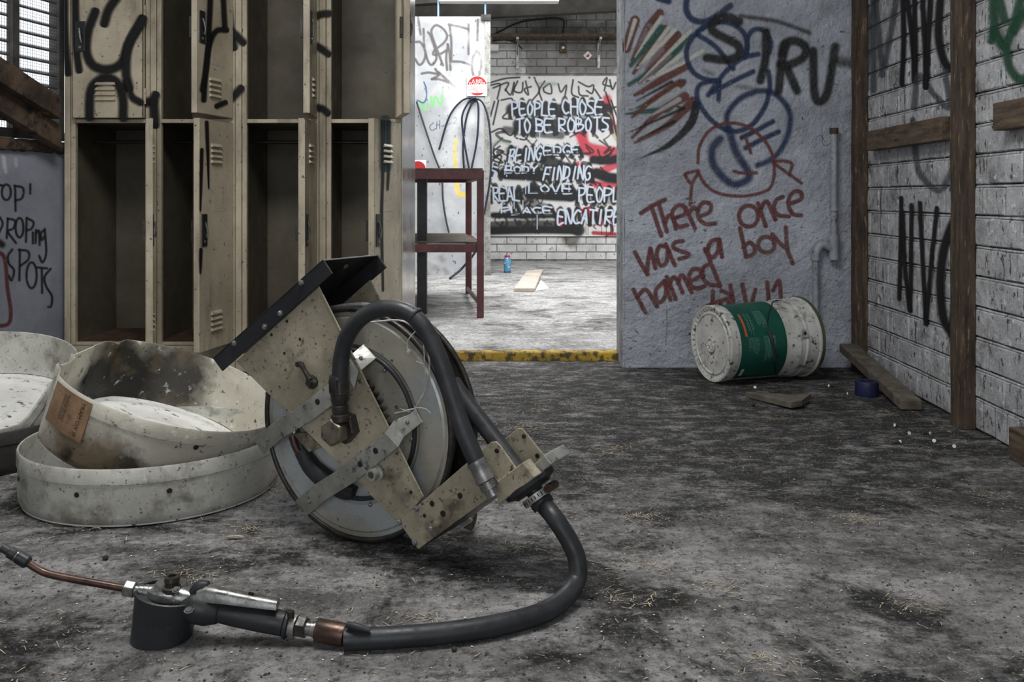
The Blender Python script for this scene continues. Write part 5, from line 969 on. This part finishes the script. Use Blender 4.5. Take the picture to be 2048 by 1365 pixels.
# label wrapped on the front wall of the upper basin
lb = MB(); N_ = 10; vs = []
for j in range(2):
    for i in range(N_+1): vs.append(PU(.2835, -2.28+.46*i/N_, .158-.092*j))
lb.add(vs, [(i, i+1, N_+2+i, N_+1+i) for i in range(N_)]); lbl = lb.build('paper_label', M['cardboard'], up, recalc=False, smooth=60)
def on_wall(txt, a, z, size):
    o = PU(.2848, a, z); ey = (PU(.2848, a+.02, z)-o).normalized(); ex = (PU(.2848, a, z-.01)-o).normalized(); text_part(txt, size, o, ex, ey, M['ink'], 'lettering', lbl)
on_wall('TRAM OX III', -1.90, .112, .0145); on_wall('HIGH DETERGENT', -2.06, .118, .0075); on_wall('MOTOR OIL FOR', -2.085, .118, .0075); on_wall('PETROL ENGINES', -2.11, .118, .0075)
l2, _ = basin('drum_basin', Vector((-1.520, 2.565, .001)), .295, .112, M['basin_dark'], M['basin_dark'], 'blackened low drum base at the left edge of the photo')
l3, _ = basin('drum_basin', Vector((-1.530, 2.600, .108)), .285, .140, M['basin'], M['basin_white'], 'spotted cream basin with a ringed white bottom, tilted on the blackened drum base', rot=(math.radians(11), math.radians(3), 0), cut=lambda a: .085*max(0, min(1, (-math.sin(a)-.25)/.3)))
# ------------------------------------------------------------------ paint pail
ay = .33; AXv = Vector((math.sqrt(1-ay*ay), ay, 0)); R0, R1, LB = .147, .155, .415
pc0 = Vector((at(1421, 0, 3.565).x, 3.565, R0+.003)); tilt = (R1-R0)/LB; AXv = (AXv+Z1*tilt).normalized()
pail = thing('paint_pail', (pc0.x+.18, pc0.y+.06, 0), 'white plastic pail with a green label lying on its side against the partition', 'pail')
rad = lambda t: R0+(R1-R0)*t/LB-.004
E1 = (Z1-AXv*Z1.dot(AXv)).normalized(); E2 = AXv.cross(E1)             # E2 points away from or towards the camera
if E2.y > 0: E2 = -E2
def PP(t, a, dr=0): return pc0+AXv*t+(E1*math.cos(a)+E2*math.sin(a))*(rad(t)+dr)
prof = [(.001, .010), (.1, .010), (rad(.02), .012)]+[(rad(t), t) for t in np.linspace(.02, .29, 8)]+[(rad(.3)+.004, .300), (rad(.31)+.004, .306), (rad(.31), .309), (rad(.32), .330), (rad(.33)+.004, .334), (rad(.34)+.004, .340), (rad(.35), .344), (rad(.39), .390), (rad(.39)+.007, .392), (rad(.4)+.007, .410), (rad(.4), .412), (.10, .412), (.001, .411)]
MB().lathe(prof, pc0, AXv, 64, E1).build('pail_body', M['bucket'], pail, smooth=30)
lid = MB().lathe([(.001, .006), (.112, .006), (.114, .002), (.118, .002), (.120, .006), (.130, .007), (.139, .0), (.145, -.001), (R0+.001, .003), (R0+.001, .030), (R0-.003, .032), (.10, .031), (.001, .031)], pc0, AXv, 72, E1).build('lid', M['bucket'], pail, smooth=30)
for k in range(40):
    t = 2*math.pi*k/40; d_ = E1*math.cos(t)+E2*math.sin(t); d2 = E1*math.cos(t+.07)+E2*math.sin(t+.07); d0 = E1*math.cos(t-.07)+E2*math.sin(t-.07)
    MB().prism([pc0+d_*.124+AXv*.004, pc0+d2*.139-AXv*.0012, pc0+d0*.139-AXv*.0012], -AXv, .004).build('lid_tab', M['bucket'], lid)
MB().lathe([(.026, .002), (.028, -.004), (.024, -.005), (.021, .001), (.018, .002), (.016, -.003), (.001, -.003)], pc0-E1*.006+AXv*.003, AXv, 28, E1).build('spout_cap', M['bucket'], lid, smooth=35)
for k in range(4): d_ = E1*math.cos(k*math.pi/4)+E2*math.sin(k*math.pi/4); MB().tube([pc0-E1*.006-d_*.02-AXv*.001, pc0-E1*.006+d_*.02-AXv*.001], .0016, 5, 1, False).build('cap_rib', M['bucket'], lid)
MB().lathe([(.012, .003), (.012, -.002), (.005, -.003)], pc0-E1*.062-E2*.002+AXv*.003, AXv, 14, E1).build('vent_plug', M['bucket'], lid, smooth=35)
def patch(t0, t1, a0, a1, dr, name, mat, parent, na=24):
    vs = [PP(t, a0+(a1-a0)*i/na, dr) for t in (t0, t1) for i in range(na+1)]
    return MB().add(vs, [(i, i+1, na+2+i, na+1+i) for i in range(na)]).build(name, mat, parent, recalc=False, smooth=60)
gl = patch(.045, .243, -.9, 2.62, .0008, 'label_band', M['green'], pail, 48)
patch(.066, .075, .62, 1.28, .0013, 'orange_strip', M['orange'], gl)
pr = MB(); rg = random.Random(3)
for c, (ts, a0, a1) in enumerate((((.088, .098), .62, 1.2), ((.103, .112), .62, 1.25), ((.132, .170), .55, 1.15), ((.078, .120), 1.32, 1.75), ((.145, .190), 1.3, 2.05), ((.160, .192), 1.32, 2.0))):
    t = ts[0]
    while t < ts[1]:
        a = a0
        while a < a0+(a1-a0)*rg.uniform(.6, 1):
            l = rg.uniform(.02, .07); vs = [PP(tt, aa, .0016) for tt in (t, t+.0014) for aa in (a, a+l)]; pr.add(vs, [(0, 1, 3, 2)]); a += l+.016
        t += .0052
tag(pr.build('label_print', M['print'], gl, recalc=False), kind='stuff')
patch(.060, .072, 2.18, 2.45, .0013, 'batch_sticker', M['bucket'], gl, 6)
MB().lathe([(rad(.4)+.0085, .398), (rad(.4)+.0085, .4115), (rad(.4), .4135)], pc0, AXv, 64, E1).build('base_rim', M['green_rim'], pail, smooth=30)
for a in (1.32,):
    o = PP(.322, a, .002); nn = (PP(.322, a, .02)-PP(.322, a, 0)).normalized(); tt = AXv.cross(nn).normalized()
    MB().prism([o+nn*.004+AXv*x+tt*y for x, y in ((-.016, -.016), (.016, -.016), (.016, .016), (-.016, .016))], nn, .006).build('handle_ear', M['bucket'], pail, bevel=.002)
    MB().lathe([(.006, 0), (.006, .001)], o+nn*.0042, nn, 12).build('ear_hole', M['ink'], pail)
wp = [PP(.318, .10, .004), PP(.27, .16, .004), PP(.235, .42, .004), PP(.195, .72, .005), PP(.168, 1.02, .006), PP(.165, 1.2, .007)]
MB().tube(wp, .0019, 8, 6).build('wire_handle', M['blackmetal'], pail, smooth=80)
MB().tube([PP(.165, 1.2, .008), PP(.172, 1.45, .009), PP(.182, 1.72, .009), PP(.190, 1.95, .008)], .0062, 10, 5).build('handle_grip', M['rubber'], pail, smooth=80)
MB().tube([PP(.190, 1.95, .007), PP(.215, 2.3, .004), PP(.250, 2.62, .003)], .0019, 8, 5).build('wire_handle', M['blackmetal'], pail, smooth=80)

# ------------------------------------------------------------------ loose things on the near floor
q = [atz(u, v, .030) for u, v in ((1488, 782), (1580, 793), (1624, 788), (1622, 802), (1590, 812))]
tag(MB().prism([atz(1490, 783, .022), atz(1575, 790, .026), atz(1622, 788, .03), atz(1604, 801, .030), atz(1582, 805, .028)], (0, 0, 1), .021).build('wood_offcut', M['greywood'], bevel=.002), 'wedge-shaped grey wood offcut on the floor in front of the pail', 'wood')
pk = [rw(.07, .062, .10), rw(.86, .012, .035), rw(.90, .012, .10), rw(.12, .062, .19)]
a_, b_ = rw(.08, .10, .075), rw(.80, .026, .10); ud = (b_-a_).normalized(); sd_ = ud.cross(Z1).normalized(); nd = sd_.cross(ud)
q = [a_-sd_*.035, b_-sd_*.035, b_+sd_*.035, a_+sd_*.035]
tag(MB().prism([p+nd*.012 for p in q], nd, .034).build('leaning_plank', M['greywood'], bevel=.003), 'dusty plank lying aslant along the foot of the brick wall', 'plank')
tp = atz(1740, 795, 0); tp.y += .03
MB_t = MB().lathe([(.022, 0), (.040, 0), (.041, .002), (.041, .050), (.040, .052), (.022, .052), (.022, .001)], tp, (0, 0, 1), 32)
tag(MB_t.build('tape_roll', M['bluetape'], smooth=40), 'dark blue tape roll on the floor under the leaning plank', 'tape')
SL = ['lone screw on the floor near the dark corner post', 'pale washer head screw just in front of the pail', 'screw lying beside the wood offcut', 'bright round-headed screw in the middle of the screws by the brick wall', 'screw standing upright nearest the timber post', 'long screw lying lowest among the screws by the brick wall', 'screw with its head up, right of the long screw', 'dark screw nearest the camera below the timber post', 'small screw between the tape roll and the bright screw']
for i, (u, v) in enumerate(((1695, 788), (1510, 775), (1658, 772), (1818, 867), (1860, 867), (1800, 884), (1868, 882), (1908, 893), (1790, 851))):
    p = atz(u, v, .006); an = rng.uniform(0, 6.28); dv = Vector((math.cos(an), math.sin(an), .25)).normalized()
    s_ = thing('screw', (p.x, p.y, 0), SL[i], 'screw', 'loose screws on the floor')
    MB().lathe([(.0012, -.030), (.0024, -.024), (.0024, 0)], p, dv, 8).build('shank', M['darkmetal'], s_); MB().lathe([(.0028, -.002), (.0052, .0005), (.0052, .002), (.002, .0023)], p, dv, 12).build('head', M['sign_white'], s_, smooth=35)
cp = atz(930, 1062, .0); cu = thing('crushed_cup', (cp.x, cp.y, 0), 'crushed paper cup with a red and white side on the floor behind the reel arm', 'cup')
MB().lathe([(.012, -.03), (.020, 0), (.024, .022), (.022, .026), (.010, .022)], cp+Vector((-.005, 0, .026)), (.9, -.2, -.15), 9, sx=.8, sy=1.1).build('cup_body', M['greywood'], cu, smooth=20)
MB().prism([atz(914, 1052, .03), atz(940, 1034, .045), atz(946, 1040, .045), atz(922, 1058, .03)], (0, -.5, .8), .002).build('torn_rim', M['sign_white'], cu)
lf_ = [((470, 1075), .020, 'curled dry leaf on the floor left of the reel'), ((192, 1058), .012, 'tiny yellow leaf on the floor before the drum base')]
for (u, v), l, lab in lf_:
    p = atz(u, v, .004); vs = [p+Vector((x*l, y*l*.3, z*.006)) for x, y, z in ((-1, 0, 0), (-.4, -1, .6), (.4, -1, .7), (1, 0, 0), (.4, 1, .3), (-.4, 1, .3))]
    tag(MB().prism(vs, (0, 0, 1), .0012).build('dry_leaf', M['straw']), lab, 'leaf')
for u, v, r, lab in ((211, 1116, .006, 'dark pebble on the floor above the spout'), (908, 1299, .0045, 'small dark pebble in front of the hose'), (1182, 1194, .005, 'dark pebble just right of the hose bend'), (1507, 810, .007, 'dark pebble by the wood offcut')):
    p = atz(u, v, r*.8); mb = MB(); vs = []
    bm = bmesh.new(); bmesh.ops.create_icosphere(bm, subdivisions=2, radius=r)
    for q in bm.verts: q.co *= 1+.25*mnoise.noise(q.co*180+Vector((u, 0, 0))); q.co.z *= .8
    mb.add([p+q.co for q in bm.verts], [tuple(x.index for x in f_.verts) for f_ in bm.faces]); bm.free()
    tag(mb.build('pebble', M['pebble'], smooth=60), lab, 'pebble', 'pebbles on the near floor')
def scatter(name, n, mat, gen, label, seed):
    r = random.Random(seed); mb = MB()
    for _ in range(n): gen(mb, r)
    return tag(mb.build(name, mat, recalc=False, origin=(0, 0, 0)), label, kind='stuff')
def spot(r):
    d = r.uniform(1.25, 3.6); return Vector((max(-1.6, min(1.33, r.uniform(-.6, .6)*d)), d, 0))
clump = [Vector((random.Random(k).uniform(-.55, .5)*(1.3+.2*k % 1.6), 1.3+(k*.37) % 1.9, 0)) for k in range(46)]
def straw(mb, r):
    p = (r.choice(clump)+Vector((r.gauss(0, .03), r.gauss(0, .02), 0))) if r.random() < .62 else spot(r); a = r.uniform(0, 6.3); l = r.uniform(.003, .011); w_ = r.uniform(.0005, .0011)
    e, f_ = Vector((math.cos(a), math.sin(a), 0))*l, Vector((-math.sin(a), math.cos(a), 0))*w_; z = Vector((0, 0, r.uniform(.001, .004)))
    mb.add([p-e+f_*.4+z*.5, p-e-f_*.4+z*.5, p+e-f_+z, p+e+f_+z], [(0, 1, 2, 3)])
def grit(mb, r):
    p = spot(r); s = r.uniform(.0012, .0035); mb.add([p+Vector((x*s, y*s, z*s)) for x, y, z in ((1, 0, 0), (0, 1.1, 0), (-.9, 0, 0), (0, -1, 0), (.1, .1, .9))], [(0, 1, 4), (1, 2, 4), (2, 3, 4), (3, 0, 4)])
def flake(mb, r):
    p = spot(r); s = r.uniform(.001, .003); a = r.uniform(0, 6.3); mb.add([p+Vector((math.cos(a+t)*s*k, math.sin(a+t)*s*k, .0012+.001*k)) for t, k in ((0, 1), (1.6, .7), (3.1, 1.2), (4.6, .6))], [(0, 1, 2, 3)])
scatter('straw_litter', 3200, M['straw'], straw, 'dry straw and chaff scattered over the near floor', 5)
scatter('grit', 2600, M['pebble'], grit, 'dark grit scattered over the near floor', 6)
scatter('paint_flakes', 1500, M['flake'], flake, 'pale paint flakes scattered over the near floor', 8)
